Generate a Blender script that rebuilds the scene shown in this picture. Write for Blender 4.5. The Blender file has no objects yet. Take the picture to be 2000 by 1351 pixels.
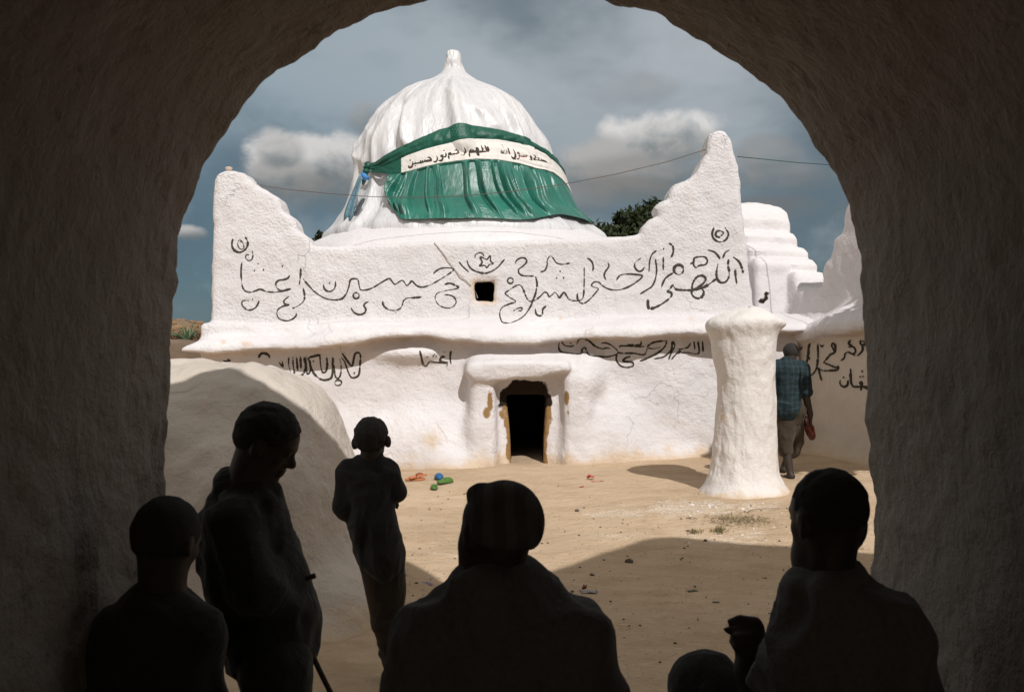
import bpy, bmesh, math, random
import numpy as np
from mathutils import Vector
from mathutils.bvhtree import BVHTree
R_ = math.radians
random.seed(7); rng = np.random.default_rng(11)
sc = bpy.context.scene
COL = sc.collection
# ---------------------------------------------------------------- camera
CAMZ, FPX, CX0, HY = 1.53, 1944.0, 1000.0, 700.0
cd = bpy.data.cameras.new('camera'); cam = bpy.data.objects.new('camera', cd); COL.objects.link(cam)
cam.location = (0, 0, CAMZ); cam.rotation_euler = (R_(90), 0, 0)
cd.lens = 35.0; cd.sensor_width = 36.0; cd.shift_y = (HY - 675.5) / 2000.0
cd.clip_start = 0.05; cd.clip_end = 6000
cd.dof.use_dof = True; cd.dof.focus_distance = 10.5; cd.dof.aperture_fstop = 11.0
sc.camera = cam
sc.render.resolution_x = 1024; sc.render.resolution_y = 691
# ---------------------------------------------------------------- light
SUN_AZ, SUN_EL = R_(21), R_(44)
TOSUN = Vector((math.sin(SUN_AZ)*math.cos(SUN_EL), -math.cos(SUN_AZ)*math.cos(SUN_EL), math.sin(SUN_EL)))
sd = bpy.data.lights.new('sun', 'SUN'); sun = bpy.data.objects.new('sun', sd); COL.objects.link(sun)
sd.energy = 3.8; sd.angle = R_(0.53); sd.color = (1.0, 0.975, 0.94)
sun.rotation_euler = (-TOSUN).to_track_quat('-Z', 'Y').to_euler(); sun.location = (6, -10, 14)
sc.view_settings.view_transform = 'Standard'; sc.view_settings.look = 'None'
sc.view_settings.exposure = 0.0; sc.view_settings.gamma = 1.0
sc.cycles.max_bounces = 8; sc.cycles.diffuse_bounces = 6

class NT:
    """tiny helper to write node trees"""
    def __init__(s, tree): s.t = tree; s.n = tree.nodes; s.n.clear()
    def add(s, typ, ins=None, **props):
        nd = s.n.new('ShaderNode' + typ)
        for k, v in props.items(): setattr(nd, k, v)
        for k, v in (ins or {}).items():
            sock = nd.inputs[k]
            if isinstance(v, bpy.types.NodeSocket): s.t.links.new(v, sock)
            else: sock.default_value = v
        return nd
    def math(s, op, a, b=0.0, c=None, clamp=False):
        ins = {0: a, 1: b}
        if c is not None: ins[2] = c
        return s.add('Math', ins, operation=op, use_clamp=clamp).outputs[0]
    def mix(s, f, a, b, blend='MIX'):
        nd = s.n.new('ShaderNodeMix'); nd.data_type = 'RGBA'; nd.blend_type = blend
        for i, v in ((0, f), (6, a), (7, b)):
            if isinstance(v, bpy.types.NodeSocket): s.t.links.new(v, nd.inputs[i])
            elif i == 0: nd.inputs[i].default_value = v
            else: nd.inputs[i].default_value = (*v[:3], 1)
        return nd.outputs[2]
    def ramp(s, v, a, b, smooth=True):
        return s.add('MapRange', {0: v, 1: a, 2: b, 3: 0.0, 4: 1.0}, interpolation_type='SMOOTHSTEP' if smooth else 'LINEAR', clamp=True).outputs[0]
    def noise(s, vec, scale, detail=4, rough=.55, dist=0.0):
        return s.add('TexNoise', {'Vector': vec, 'Scale': scale, 'Detail': detail, 'Roughness': rough, 'Distortion': dist}).outputs[0]

# ---------------------------------------------------------------- sky: clear-sky model under a broken grey cloud deck
w = bpy.data.worlds.new('World'); sc.world = w; w.use_nodes = True
N = NT(w.node_tree)
out = N.add('OutputWorld')
sky = N.add('TexSky', sky_type='NISHITA', sun_disc=False, sun_elevation=SUN_EL, sun_rotation=math.pi - SUN_AZ, altitude=1500, air_density=1.0, dust_density=1.2, ozone_density=1.2).outputs[0]
vec = N.add('TexCoord').outputs['Generated']
sp = N.add('SeparateXYZ', {0: vec})
az = N.math('ARCTAN2', sp.outputs[0], sp.outputs[1])
el = N.math('ARCSINE', sp.outputs[2])
# cloud-deck coordinates: stretched towards the horizon
dz = N.math('MAXIMUM', sp.outputs[2], 0.06)
deck = N.add('CombineXYZ', {0: az, 1: N.math('MULTIPLY', el, 2.6), 2: 0.3}).outputs[0]
warp = N.noise(deck, 3.0, 3)
deck2 = N.add('CombineXYZ', {0: N.math('ADD', az, N.math('MULTIPLY', warp, .12)), 1: N.math('MULTIPLY', el, 1.7), 2: N.math('MULTIPLY', warp, .4)}).outputs[0]
big = N.noise(deck2, 3.4, 5, .5)
fine = N.noise(N.add('CombineXYZ', {0: az, 1: N.math('MULTIPLY', el, 1.25), 2: 2.0}).outputs[0], 15, 7, .58, .25)
C = lambda r, g, b: (r*10, g*10, b*10)          # the background strength is 0.1
low = N.mix(N.ramp(az, -.37, .2), C(.060, .140, .185), C(.12, .165, .185))
high = N.mix(N.ramp(az, -.35, .1), C(.31, .375, .41), C(.42, .455, .475))
elr = N.ramp(N.math('ADD', el, N.math('MULTIPLY', big, .12)), .12, .38)
base = N.mix(elr, low, high)
base = N.mix(N.ramp(big, .40, .64), N.mix(.68, base, C(.065, .098, .115)), base)
base = N.mix(N.math('MULTIPLY', N.ramp(fine, .48, .74), .30), base, C(.36, .39, .40))
col = N.mix(.90, sky, base)
# heaps of cumulus: (pixel x, pixel y, half width, half height, brightness, density)
for (bx, by, bw, bh, br, de) in [(612, 315, 108, 50, .62, 1.25), (560, 345, 60, 30, .36, .9), (655, 375, 85, 34, .24, .8), (548, 288, 38, 32, .52, 1.0), (722, 228, 38, 30, .34, .6),
        (1298, 264, 92, 46, .66, 1.35), (1345, 300, 80, 34, .42, 1.0), (1170, 325, 95, 44, .42, 1.1), (1250, 345, 110, 40, .30, 1.0), (1140, 395, 60, 32, .30, .8), (1375, 335, 95, 34, .34, .8), (1230, 375, 120, 26, .20, .7), (1520, 405, 120, 22, .17, .7), (1560, 345, 110, 28, .25, .6),
        (372, 456, 34, 14, .46, 1.3), (1500, 300, 60, 30, .25, .5), (1250, 180, 70, 30, .32, .35), (1180, 450, 60, 22, .34, .7), (480, 385, 60, 26, .2, .5)]:
    a0 = math.atan2(bx - CX0, FPX); e0 = math.atan2(HY - by, math.hypot(FPX, bx - CX0))
    da = N.math('DIVIDE', N.math('SUBTRACT', az, a0), bw / FPX)
    dy = N.math('SUBTRACT', el, e0)
    de_ = N.math('DIVIDE', dy, bh / FPX)
    r2 = N.math('ADD', N.math('MULTIPLY', da, da), N.math('MULTIPLY', de_, de_))
    m = N.math('SUBTRACT', 1.0, N.math('MULTIPLY', r2, .55))
    m = N.math('ADD', m, N.math('MULTIPLY', N.math('SUBTRACT', fine, .5), 2.6))
    m = N.math('MULTIPLY', N.ramp(m, .05, .95), de * .95, clamp=True)
    top = N.ramp(N.math('ADD', de_, N.math('MULTIPLY', N.math('SUBTRACT', fine, .5), 3.5)), -1.0, .8)
    cc = N.mix(top, C(.15, .18, .19), C(br*1.02, br, br*.985))
    col = N.mix(m, col, cc)
# unseen bright warm cloud overhead and behind the viewer, added as fill light
brt = N.math('MAXIMUM', N.ramp(el, .40, .95), N.ramp(N.math('ABSOLUTE', az), .75, 1.7))
col = N.mix(N.math('MULTIPLY', brt, .9), col, N.mix(N.ramp(big, .3, .7), C(.40, .385, .36), C(.66, .625, .575)))
bg = N.add('Background', {0: col, 1: 0.1})
w.node_tree.links.new(bg.outputs[0], out.inputs[0])

# ---------------------------------------------------------------- helpers
def P(px, py, Y): return Vector(((px - CX0) * Y / FPX, Y, CAMZ + (HY - py) * Y / FPX))
_LAT = rng.random((64, 64, 64)).astype(np.float32) * 2 - 1
def vnoise(x, y, z):
    x, y, z = np.broadcast_arrays(np.asarray(x, np.float32), np.asarray(y, np.float32), np.asarray(z, np.float32))
    xi = np.floor(x); yi = np.floor(y); zi = np.floor(z)
    fx = x - xi; fy = y - yi; fz = z - zi
    fx = fx*fx*(3-2*fx); fy = fy*fy*(3-2*fy); fz = fz*fz*(3-2*fz)
    a = xi.astype(np.int32) & 63; b = yi.astype(np.int32) & 63; c = zi.astype(np.int32) & 63
    a1 = (a+1) & 63; b1 = (b+1) & 63; c1 = (c+1) & 63
    L = _LAT
    return ((L[a,b,c]*(1-fx)+L[a1,b,c]*fx)*(1-fy) + (L[a,b1,c]*(1-fx)+L[a1,b1,c]*fx)*fy)*(1-fz) + \
           ((L[a,b,c1]*(1-fx)+L[a1,b,c1]*fx)*(1-fy) + (L[a,b1,c1]*(1-fx)+L[a1,b1,c1]*fx)*fy)*fz
def fbm(x, y, z, f=1.0, o=3, g=.5):
    s = 0; a = 1.0
    for i in range(o):
        s = s + a * vnoise(x*f + 17.3*i, y*f + 5.1*i, z*f + 9.7*i); f *= 2.03; a *= g
    return s
def sstep(a, b, x):
    t = np.clip((x - a) / (b - a), 0, 1); return t*t*(3-2*t)

def tag(o, label=None, cat=None, group=None, kind=None):
    if label: o['label'] = label
    if cat: o['category'] = cat
    if group: o['group'] = group
    if kind: o['kind'] = kind
    return o
def empty(name, loc, label=None, cat=None, group=None):
    o = bpy.data.objects.new(name, None); COL.objects.link(o); o.location = loc; o.empty_display_size = .1
    return tag(o, label, cat, group)
def link(name, me, m=None, parent=None, smooth=True):
    o = bpy.data.objects.new(name, me); COL.objects.link(o)
    if m is not None: me.materials.append(m)
    if smooth and len(me.polygons): me.polygons.foreach_set('use_smooth', np.ones(len(me.polygons), bool))
    if parent is not None:
        o.parent = parent; o.location = -Vector(parent.location) if parent.type == 'EMPTY' else (0, 0, 0)
    return o
def npmesh(name, V, Fq):
    """mesh from numpy vertices and faces (n,3) or (n,4)"""
    V = np.asarray(V, np.float32); Fq = np.asarray(Fq, np.int32); k = Fq.shape[1]
    me = bpy.data.meshes.new(name)
    me.vertices.add(len(V)); me.vertices.foreach_set('co', V.ravel())
    me.loops.add(Fq.size); me.loops.foreach_set('vertex_index', Fq.ravel())
    me.polygons.add(len(Fq)); me.polygons.foreach_set('loop_start', np.arange(0, Fq.size, k, dtype=np.int32))
    me.polygons.foreach_set('loop_total', np.full(len(Fq), k, np.int32))
    me.update(calc_edges=True); me.validate()
    return me
def setattr_col(me, name, arr):
    at = me.attributes.new(name, 'FLOAT_COLOR', 'POINT')
    a = np.ones((len(me.vertices), 4), np.float32); a[:, :arr.shape[1]] = arr
    at.data.foreach_set('color', a.ravel())
def grid_faces(nu, nv, closed_u=False):
    i = np.arange(nu if closed_u else nu-1)[:, None]; j = np.arange(nv-1)[None, :]
    i2 = (i+1) % nu
    return np.stack([i*nv+j, i2*nv+j, i2*nv+j+1, i*nv+j+1], -1).reshape(-1, 4)
def vnormals(V, Fq):
    a, b, c, d = (V[Fq[:, i]] for i in range(4))
    fn = np.cross(c - a, d - b)
    n = np.zeros_like(V)
    for i in range(4):
        for ax in range(3): n[:, ax] += np.bincount(Fq[:, i], fn[:, ax], len(V))
    return n / (np.linalg.norm(n, axis=1, keepdims=True) + 1e-12)

# ---------------------------------------------------------------- signed-distance modelling
class Field:
    def __init__(s, lo, hi, h):
        s.lo = np.array(lo, np.float64); s.h = h
        n = np.ceil((np.array(hi) - s.lo) / h).astype(int) + 1; s.n = n
        s.ax = [(s.lo[i] + h*np.arange(n[i])).astype(np.float32) for i in range(3)]
        s.d = np.full(tuple(n), 5.0, np.float32)
    def sl(s, lo, hi):
        r = []
        for i in range(3):
            a = int(max(0, math.floor((lo[i]-s.lo[i])/s.h))); b = int(min(s.n[i], math.ceil((hi[i]-s.lo[i])/s.h)+1))
            r.append(slice(a, max(a, b)))
        return tuple(r)
    def op(s, fn, lo=None, hi=None, k=.03, sub=False):
        m = 2*k + 4*s.h
        S = s.sl([v-m for v in lo], [v+m for v in hi]) if lo is not None else (slice(None),)*3
        X = s.ax[0][S[0]][:, None, None]; Y = s.ax[1][S[1]][None, :, None]; Z = s.ax[2][S[2]][None, None, :]
        if 0 in (X.size, Y.size, Z.size): return s
        v = fn(X, Y, Z); a = s.d[S]
        v, a = np.broadcast_arrays(v, a)
        hh = np.maximum(k - np.abs(a - (-v if sub else v)), 0) / k
        s.d[S] = (np.maximum(a, -v) + hh*hh*k*.25) if sub else (np.minimum(a, v) - hh*hh*k*.25)
        return s
    def ell(s, c, r, k=.03, sub=False, ax=None):
        c = np.array(c, float); r = np.array(r, float); rm = r.max() if ax is not None else None
        if ax is None:
            def fn(X, Y, Z):
                g = np.sqrt(((X-c[0])/r[0])**2 + ((Y-c[1])/r[1])**2 + ((Z-c[2])/r[2])**2)
                g2 = np.sqrt(((X-c[0])/r[0]**2)**2 + ((Y-c[1])/r[1]**2)**2 + ((Z-c[2])/r[2]**2)**2) + 1e-6
                return g*(g-1)/g2
            return s.op(fn, c-r, c+r, k, sub)
        A = np.array(ax, float)
        def fn(X, Y, Z):
            q = [((X-c[0])*A[i][0] + (Y-c[1])*A[i][1] + (Z-c[2])*A[i][2]) for i in range(3)]
            g = np.sqrt(sum((q[i]/r[i])**2 for i in range(3)))
            g2 = np.sqrt(sum((q[i]/r[i]**2)**2 for i in range(3))) + 1e-6
            return g*(g-1)/g2
        return s.op(fn, c-rm, c+rm, k, sub)
    def cone(s, a, b, ra, rb, k=.03, sub=False):
        a = np.array(a, float); b = np.array(b, float); ba = b-a; L = float(ba@ba) + 1e-9
        lo = np.minimum(a-ra, b-rb); hi = np.maximum(a+ra, b+rb)
        def fn(X, Y, Z):
            t = np.clip(((X-a[0])*ba[0] + (Y-a[1])*ba[1] + (Z-a[2])*ba[2]) / L, 0, 1)
            return np.sqrt((X-a[0]-ba[0]*t)**2 + (Y-a[1]-ba[1]*t)**2 + (Z-a[2]-ba[2]*t)**2) - (ra + (rb-ra)*t)
        return s.op(fn, lo, hi, k, sub)
    def box(s, lo, hi, r=.05, k=.05, sub=False):
        c = [(lo[i]+hi[i])/2 for i in range(3)]; e = [(hi[i]-lo[i])/2 - r for i in range(3)]
        def fn(X, Y, Z):
            qx = np.abs(X-c[0])-e[0]; qy = np.abs(Y-c[1])-e[1]; qz = np.abs(Z-c[2])-e[2]
            return np.sqrt(np.maximum(qx, 0)**2 + np.maximum(qy, 0)**2 + np.maximum(qz, 0)**2) + np.minimum(np.maximum(qx, np.maximum(qy, qz)), 0) - r
        return s.op(fn, lo, hi, k, sub)
    def extrude(s, poly, uaxis, vaxis, wlo, whi, r=.08, k=.08, sub=False, shift=None):
        """polygon in (u,v) extruded along the third axis, edges rounded; shift(X,Y,Z) bends the third axis"""
        waxis = 3 - uaxis - vaxis
        U = s.ax[uaxis]; Vv = s.ax[vaxis]
        d2 = polysdf(poly, U[:, None], Vv[None, :])
        sh = [1, 1, 1]; sh[uaxis] = len(U); sh[vaxis] = len(Vv)
        d2 = (d2 if uaxis < vaxis else d2.T).reshape(sh)
        c = (wlo+whi)/2; e = (whi-wlo)/2
        def fn(X, Y, Z):
            W = (X, Y, Z)[waxis]
            if shift is not None: W = W - shift(X, Y, Z)
            a = d2 + r; b = np.abs(W - c) - e + r
            return np.sqrt(np.maximum(a, 0)**2 + np.maximum(b, 0)**2) + np.minimum(np.maximum(a, b), 0) - r
        return s.op(fn, None, None, k, sub)
    def noise(s, fn, band=.25):
        I = np.nonzero(np.abs(s.d) < band)
        s.d[I] += fn(s.ax[0][I[0]], s.ax[1][I[1]], s.ax[2][I[2]]).astype(np.float32)
        return s
    def nets(s):
        d = s.d; neg = d < 0; nx, ny, nz = d.shape
        cnt = np.zeros((nx-1, ny-1, nz-1), np.int8)
        for a in (0, 1):
            for b in (0, 1):
                for c in (0, 1): cnt += neg[a:nx-1+a, b:ny-1+b, c:nz-1+c]
        act = (cnt > 0) & (cnt < 8)
        idx = np.full(act.shape, -1, np.int32); I = np.nonzero(act); n = len(I[0]); idx[I] = np.arange(n)
        cor = {(a, b, c): d[I[0]+a, I[1]+b, I[2]+c] for a in (0, 1) for b in (0, 1) for c in (0, 1)}
        pos = np.zeros((n, 3)); num = np.zeros(n)
        for ax in range(3):
            o = [i for i in range(3) if i != ax]
            for p in (0, 1):
                for q in (0, 1):
                    A = [0, 0, 0]; A[o[0]] = p; A[o[1]] = q; B = list(A); B[ax] = 1
                    va = cor[tuple(A)]; vb = cor[tuple(B)]; m = (va < 0) != (vb < 0)
                    t = np.where(m, va / np.where(m, va - vb, 1), 0)
                    pos[:, ax] += np.where(m, t, 0); pos[:, o[0]] += np.where(m, p, 0); pos[:, o[1]] += np.where(m, q, 0); num += m
        V = (np.stack(I, 1) + pos/num[:, None]) * s.h + s.lo
        faces = []
        for ax in range(3):
            o1, o2 = [(1, 2), (2, 0), (0, 1)][ax]
            A = [slice(None)]*3; B = [slice(None)]*3
            A[ax] = slice(0, d.shape[ax]-1); B[ax] = slice(1, d.shape[ax])
            na = neg[tuple(A)]; nb = neg[tuple(B)]
            E = np.nonzero(na != nb)
            sgn = na[E]
            E = np.stack(E, 1)
            ok = (E[:, o1] >= 1) & (E[:, o2] >= 1) & (E[:, o1] < act.shape[o1]) & (E[:, o2] < act.shape[o2])
            E = E[ok]; sgn = sgn[ok]
            def cell(d1, d2):
                Q = E.copy(); Q[:, o1] += d1; Q[:, o2] += d2; return idx[Q[:, 0], Q[:, 1], Q[:, 2]]
            q = np.stack([cell(-1, -1), cell(0, -1), cell(0, 0), cell(-1, 0)], 1)
            q[~sgn] = q[~sgn][:, ::-1]
            faces.append(q)
        return V, np.concatenate(faces)
def polysdf(poly, U, Vv):
    U, Vv = np.broadcast_arrays(U, Vv); U = U.astype(np.float64); Vv = Vv.astype(np.float64)
    d = np.full(U.shape, 1e9); s = np.ones(U.shape)
    n = len(poly)
    for i in range(n):
        a = poly[i]; b = poly[i-1]
        ex, ey = b[0]-a[0], b[1]-a[1]; wx = U-a[0]; wy = Vv-a[1]
        t = np.clip((wx*ex+wy*ey)/(ex*ex+ey*ey+1e-12), 0, 1)
        d = np.minimum(d, (wx-ex*t)**2 + (wy-ey*t)**2)
        c1 = Vv >= a[1]; c2 = Vv < b[1]; c3 = ex*wy > ey*wx
        s = np.where((c1 & c2 & c3) | (~c1 & ~c2 & ~c3), -s, s)
    return (s*np.sqrt(d)).astype(np.float32)
def split_parts(V, Fq, labels, names, parent, mats, attr=None):
    """one continuous surface cut into part objects that keep its shading normals"""
    Nn = vnormals(V, Fq); objs = {}
    for k, nm in names.items():
        f = Fq[labels == k]
        if not len(f): continue
        u, inv = np.unique(f.ravel(), return_inverse=True)
        me = npmesh(nm, V[u], inv.reshape(-1, 4))
        if attr is not None: setattr_col(me, 'stain', attr[u])
        o = link(nm, me, mats[k] if isinstance(mats, dict) else mats, parent)
        me.normals_split_custom_set_from_vertices(Nn[u].tolist())
        objs.setdefault(k, o)
    return objs
def catmull(pts, step):
    p = [Vector((a, b, 0)) for a, b in pts]
    if len(p) < 3:
        n = max(2, int((p[0]-p[-1]).length/step)); return [p[0].lerp(p[-1], i/n) for i in range(n+1)]
    closed = (p[0]-p[-1]).length < 1e-6
    out = []
    for i in range(len(p)-1):
        p0 = p[i-1] if i > 0 else (p[-2] if closed else p[0]*2-p[1]); p1 = p[i]; p2 = p[i+1]
        p3 = p[i+2] if i+2 < len(p) else (p[1] if closed else p2*2-p1)
        n = max(1, int((p2-p1).length/step))
        for j in range(n):
            t = j/n; t2 = t*t; t3 = t2*t
            out.append(.5*((2*p1)+(p2-p0)*t+(2*p0-5*p1+4*p2-p3)*t2+(3*p1-p0-3*p2+p3)*t3))
    out.append(p[-1]); return out
def tube(pts, rad, nseg=8, closed_ends=True):
    """(V,F) of a tube through 3-D points, radius list or number"""
    pts = [Vector(p) for p in pts]; n = len(pts)
    rad = [rad]*n if not hasattr(rad, '__len__') else rad
    V = []; Fq = []; up = Vector((.13, .27, .95))
    for i, p in enumerate(pts):
        t = (pts[min(i+1, n-1)] - pts[max(i-1, 0)]).normalized()
        a = t.cross(up)
        if a.length < .05: a = t.cross(Vector((1, 0, 0)))
        a.normalize(); b = t.cross(a).normalized()
        for k in range(nseg):
            th = 2*math.pi*k/nseg; V.append(tuple(p + (a*math.cos(th)+b*math.sin(th))*rad[i]))
    for i in range(n-1):
        for k in range(nseg):
            k2 = (k+1) % nseg; Fq.append((i*nseg+k, i*nseg+k2, (i+1)*nseg+k2, (i+1)*nseg+k))
    if closed_ends:
        for e, base in ((0, 0), (1, (n-1)*nseg)):
            V.append(tuple(pts[0] if e == 0 else pts[-1])); c = len(V)-1
            for k in range(0, nseg):
                q = (base+k, base+(k+1) % nseg); Fq.append((q[1], q[0], c, c) if e == 0 else (q[0], q[1], c, c))
    return V, Fq
def pymesh(name, V, Fq):
    me = bpy.data.meshes.new(name); me.from_pydata([tuple(v) for v in V], [], [tuple(dict.fromkeys(f)) for f in Fq]); me.update(); return me
def merge(parts):
    V = []; Fq = []
    for v, f in parts:
        o = len(V); V += list(v); Fq += [tuple(i+o for i in q) for q in f]
    return V, Fq
# ---------------------------------------------------------------- materials
def newmat(name):
    m = bpy.data.materials.new(name); m.use_nodes = True; return m, NT(m.node_tree)
def finish(N, col, rough, bump=None, dist=.01, strength=1.0, spec=.3, **extra):
    ins = {'Base Color': col, 'Roughness': rough, 'Specular IOR Level': spec}; ins.update(extra)
    if bump is not None:
        ins['Normal'] = N.add('Bump', {'Height': bump, 'Distance': dist, 'Strength': strength}).outputs[0]
    b = N.add('BsdfPrincipled', ins); o = N.add('OutputMaterial')
    N.t.links.new(b.outputs[0], o.inputs[0])
def plaster(name, base=(.675, .648, .660), rough_scale=22, bump=.5, dist=.02, tint=(.55, .40, .25), var=.10, trowel=.6, cracks=.26):
    """lime-washed mud plaster; point attribute 'stain': R ochre dust and tint, G soot, B worn bare earth"""
    m, N = newmat(name)
    v = N.add('NewGeometry').outputs['Position']
    n1 = N.noise(v, 1.1, 5, .6); n2 = N.noise(v, 7, 5, .6); n3 = N.noise(v, rough_scale, 4, .6); n4 = N.noise(v, 90, 2, .5)
    st = N.add('SeparateColor', {0: N.add('Attribute', attribute_name='stain').outputs['Color']})
    c = N.mix(N.ramp(n1, .35, .7), tuple(b*(1-var) for b in base), base)
    c = N.mix(N.math('MULTIPLY', N.ramp(n2, .52, .78), .28), c, tuple(b*k for b, k in zip(base, (.90, .86, .80))))
    strk = N.noise(N.add('Mapping', {'Vector': v, 'Scale': (7, 7, .7)}).outputs[0], 1.0, 5, .65)
    c = N.mix(N.math('MULTIPLY', N.math('MULTIPLY', N.ramp(strk, .52, .70), N.ramp(n1, .35, .6)), .30), c, tuple(b*k for b, k in zip(base, (.80, .75, .68))))
    wv_ = N.add('VectorMath', {0: v, 1: N.add('VectorMath', {0: N.add('TexNoise', {'Vector': v, 'Scale': 2.2, 'Detail': 4.0}).outputs['Color'], 3: .9}, operation='SCALE').outputs[0]}, operation='ADD').outputs[0]
    ck = N.add('TexVoronoi', {'Vector': wv_, 'Scale': .85}, feature='DISTANCE_TO_EDGE').outputs['Distance']
    crack = N.math('MULTIPLY', N.ramp(ck, .0075, .002), N.ramp(N.noise(v, .9, 2), .55, .62))
    c = N.mix(N.math('MULTIPLY', crack, cracks), c, tuple(b*.55 for b in base))
    spk = N.ramp(N.noise(v, 38, 2, .5), .71, .76)
    c = N.mix(N.math('MULTIPLY', spk, .35), c, tint)
    br = N.math('ADD', N.math('MULTIPLY', N.math('SUBTRACT', n2, .5), 1.1), N.math('MULTIPLY', N.math('SUBTRACT', n3, .5), .6))
    def msk(ch, lo, hi): 
        g = st.outputs[ch]
        return N.math('MULTIPLY', N.ramp(N.math('ADD', g, N.math('MULTIPLY', br, N.math('MULTIPLY', g, N.math('SUBTRACT', 2.0, g)))), lo, hi), 1.0)
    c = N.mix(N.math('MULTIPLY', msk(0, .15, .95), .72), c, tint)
    c = N.mix(msk(2, .35, .65), c, (.26, .155, .065))
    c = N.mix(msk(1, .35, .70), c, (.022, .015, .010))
    n3 = N.math('MULTIPLY', n3, N.math('ADD', .45, N.math('MULTIPLY', N.ramp(n1, .3, .65), .75)))
    h = N.math('ADD', N.math('SUBTRACT', N.math('MULTIPLY', n3, .7), N.math('MULTIPLY', crack, .25)), N.math('ADD', N.math('MULTIPLY', n2, trowel), N.math('MULTIPLY', n4, .14)))
    finish(N, c, .92, h, dist, bump, .15)
    return m
M = {}
M['upper'] = plaster('rough_cast_whitewash', rough_scale=30, bump=.9, dist=.032)
M['plain'] = plaster('plain_whitewash', rough_scale=22, bump=.7, dist=.026, cracks=0.0)
M['lower'] = plaster('trowelled_whitewash', rough_scale=17, bump=.75, dist=.028, trowel=.9)
M['col'] = plaster('column_whitewash', base=(.70, .66, .635), rough_scale=12, bump=.7, dist=.028, trowel=1.0)
M['mound'] = plaster('mound_whitewash', base=(.60, .535, .475), rough_scale=16, bump=.9, dist=.028, var=.2)
M['court'] = plaster('courtyard_wall_whitewash', base=(.60, .53, .46), rough_scale=18, bump=.5, dist=.02, tint=(.50, .36, .21))
def simple(name, col, rough=.8, scale=30, var=.25, bump=.0, dist=.004, spec=.25, **kw):
    m, N = newmat(name)
    v = N.add('TexCoord').outputs['Object']
    n = N.noise(v, scale, 4, .6)
    c = N.mix(n, tuple(k*(1-var) for k in col), tuple(min(1, k*(1+var)) for k in col))
    finish(N, c, rough, n if bump else None, dist, bump, spec, **kw)
    return m
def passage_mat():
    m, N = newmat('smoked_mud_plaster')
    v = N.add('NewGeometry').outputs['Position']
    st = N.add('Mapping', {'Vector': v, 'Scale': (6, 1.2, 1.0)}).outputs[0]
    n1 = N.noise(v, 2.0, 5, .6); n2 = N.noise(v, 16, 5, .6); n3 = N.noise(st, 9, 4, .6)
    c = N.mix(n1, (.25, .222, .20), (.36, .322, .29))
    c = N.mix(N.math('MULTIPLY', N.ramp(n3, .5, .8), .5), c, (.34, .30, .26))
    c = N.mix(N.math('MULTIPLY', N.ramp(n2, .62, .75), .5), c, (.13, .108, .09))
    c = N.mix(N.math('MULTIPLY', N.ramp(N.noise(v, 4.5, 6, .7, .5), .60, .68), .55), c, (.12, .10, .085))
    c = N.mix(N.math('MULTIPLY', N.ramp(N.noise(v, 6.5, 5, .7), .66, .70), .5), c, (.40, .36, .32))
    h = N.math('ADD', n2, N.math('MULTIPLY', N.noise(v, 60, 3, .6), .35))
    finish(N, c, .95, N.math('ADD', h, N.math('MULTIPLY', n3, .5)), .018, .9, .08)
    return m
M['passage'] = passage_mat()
def ground_mat():
    m, N = newmat('trodden_sandy_earth')
    v = N.add('NewGeometry').outputs['Position']
    sx = N.add('Mapping', {'Vector': v, 'Scale': (.55, 1.0, 1.0)}).outputs[0]
    n1 = N.noise(v, .7, 5, .6); n2 = N.noise(sx, 5, 6, .65); n3 = N.noise(v, 45, 4, .6); n4 = N.noise(sx, 17, 5, .7)
    st = N.add('SeparateColor', {0: N.add('Attribute', attribute_name='stain').outputs['Color']})
    c = N.mix(N.ramp(n1, .3, .7), (.47, .345, .232), (.58, .437, .305))
    c = N.mix(N.math('MULTIPLY', N.ramp(n2, .42, .72), .55), c, (.38, .265, .155))
    c = N.mix(N.math('MULTIPLY', N.ramp(n4, .52, .75), .45), c, (.68, .53, .38))
    c = N.mix(N.math('MULTIPLY', N.ramp(n3, .60, .74), .35), c, (.29, .21, .135))
    vor = N.add('TexVoronoi', {'Vector': v, 'Scale': 26.0, 'Randomness': 1.0}, feature='F1')
    pk = N.math('MULTIPLY', N.ramp(vor.outputs['Distance'], .20, .12), N.ramp(N.noise(v, 2.3, 3, .6), .50, .62))
    c = N.mix(N.math('MULTIPLY', pk, .8), c, (.16, .115, .08))
    br = N.math('MULTIPLY', N.math('SUBTRACT', n4, .5), 2.2)
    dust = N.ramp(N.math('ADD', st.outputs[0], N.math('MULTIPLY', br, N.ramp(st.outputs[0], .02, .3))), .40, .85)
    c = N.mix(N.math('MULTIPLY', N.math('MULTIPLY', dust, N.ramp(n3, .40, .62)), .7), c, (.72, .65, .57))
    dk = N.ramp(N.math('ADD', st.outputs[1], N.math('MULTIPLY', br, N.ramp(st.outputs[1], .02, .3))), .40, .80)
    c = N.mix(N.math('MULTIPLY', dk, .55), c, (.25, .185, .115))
    h = N.math('ADD', N.math('MULTIPLY', n2, .8), N.math('ADD', N.math('MULTIPLY', n4, .6), N.math('MULTIPLY', n3, .3)))
    finish(N, c, .95, h, .045, 1.0, .1)
    return m
M['ground'] = ground_mat()
M['paint'] = simple('black_paint', (.050, .044, .034), .85, 60, .7)
M['redpaint'] = simple('red_paint', (.45, .05, .03), .8, 60, .2)
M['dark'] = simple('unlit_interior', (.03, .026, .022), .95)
M['wire'] = simple('wire', (.10, .08, .07), .6)
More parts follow.
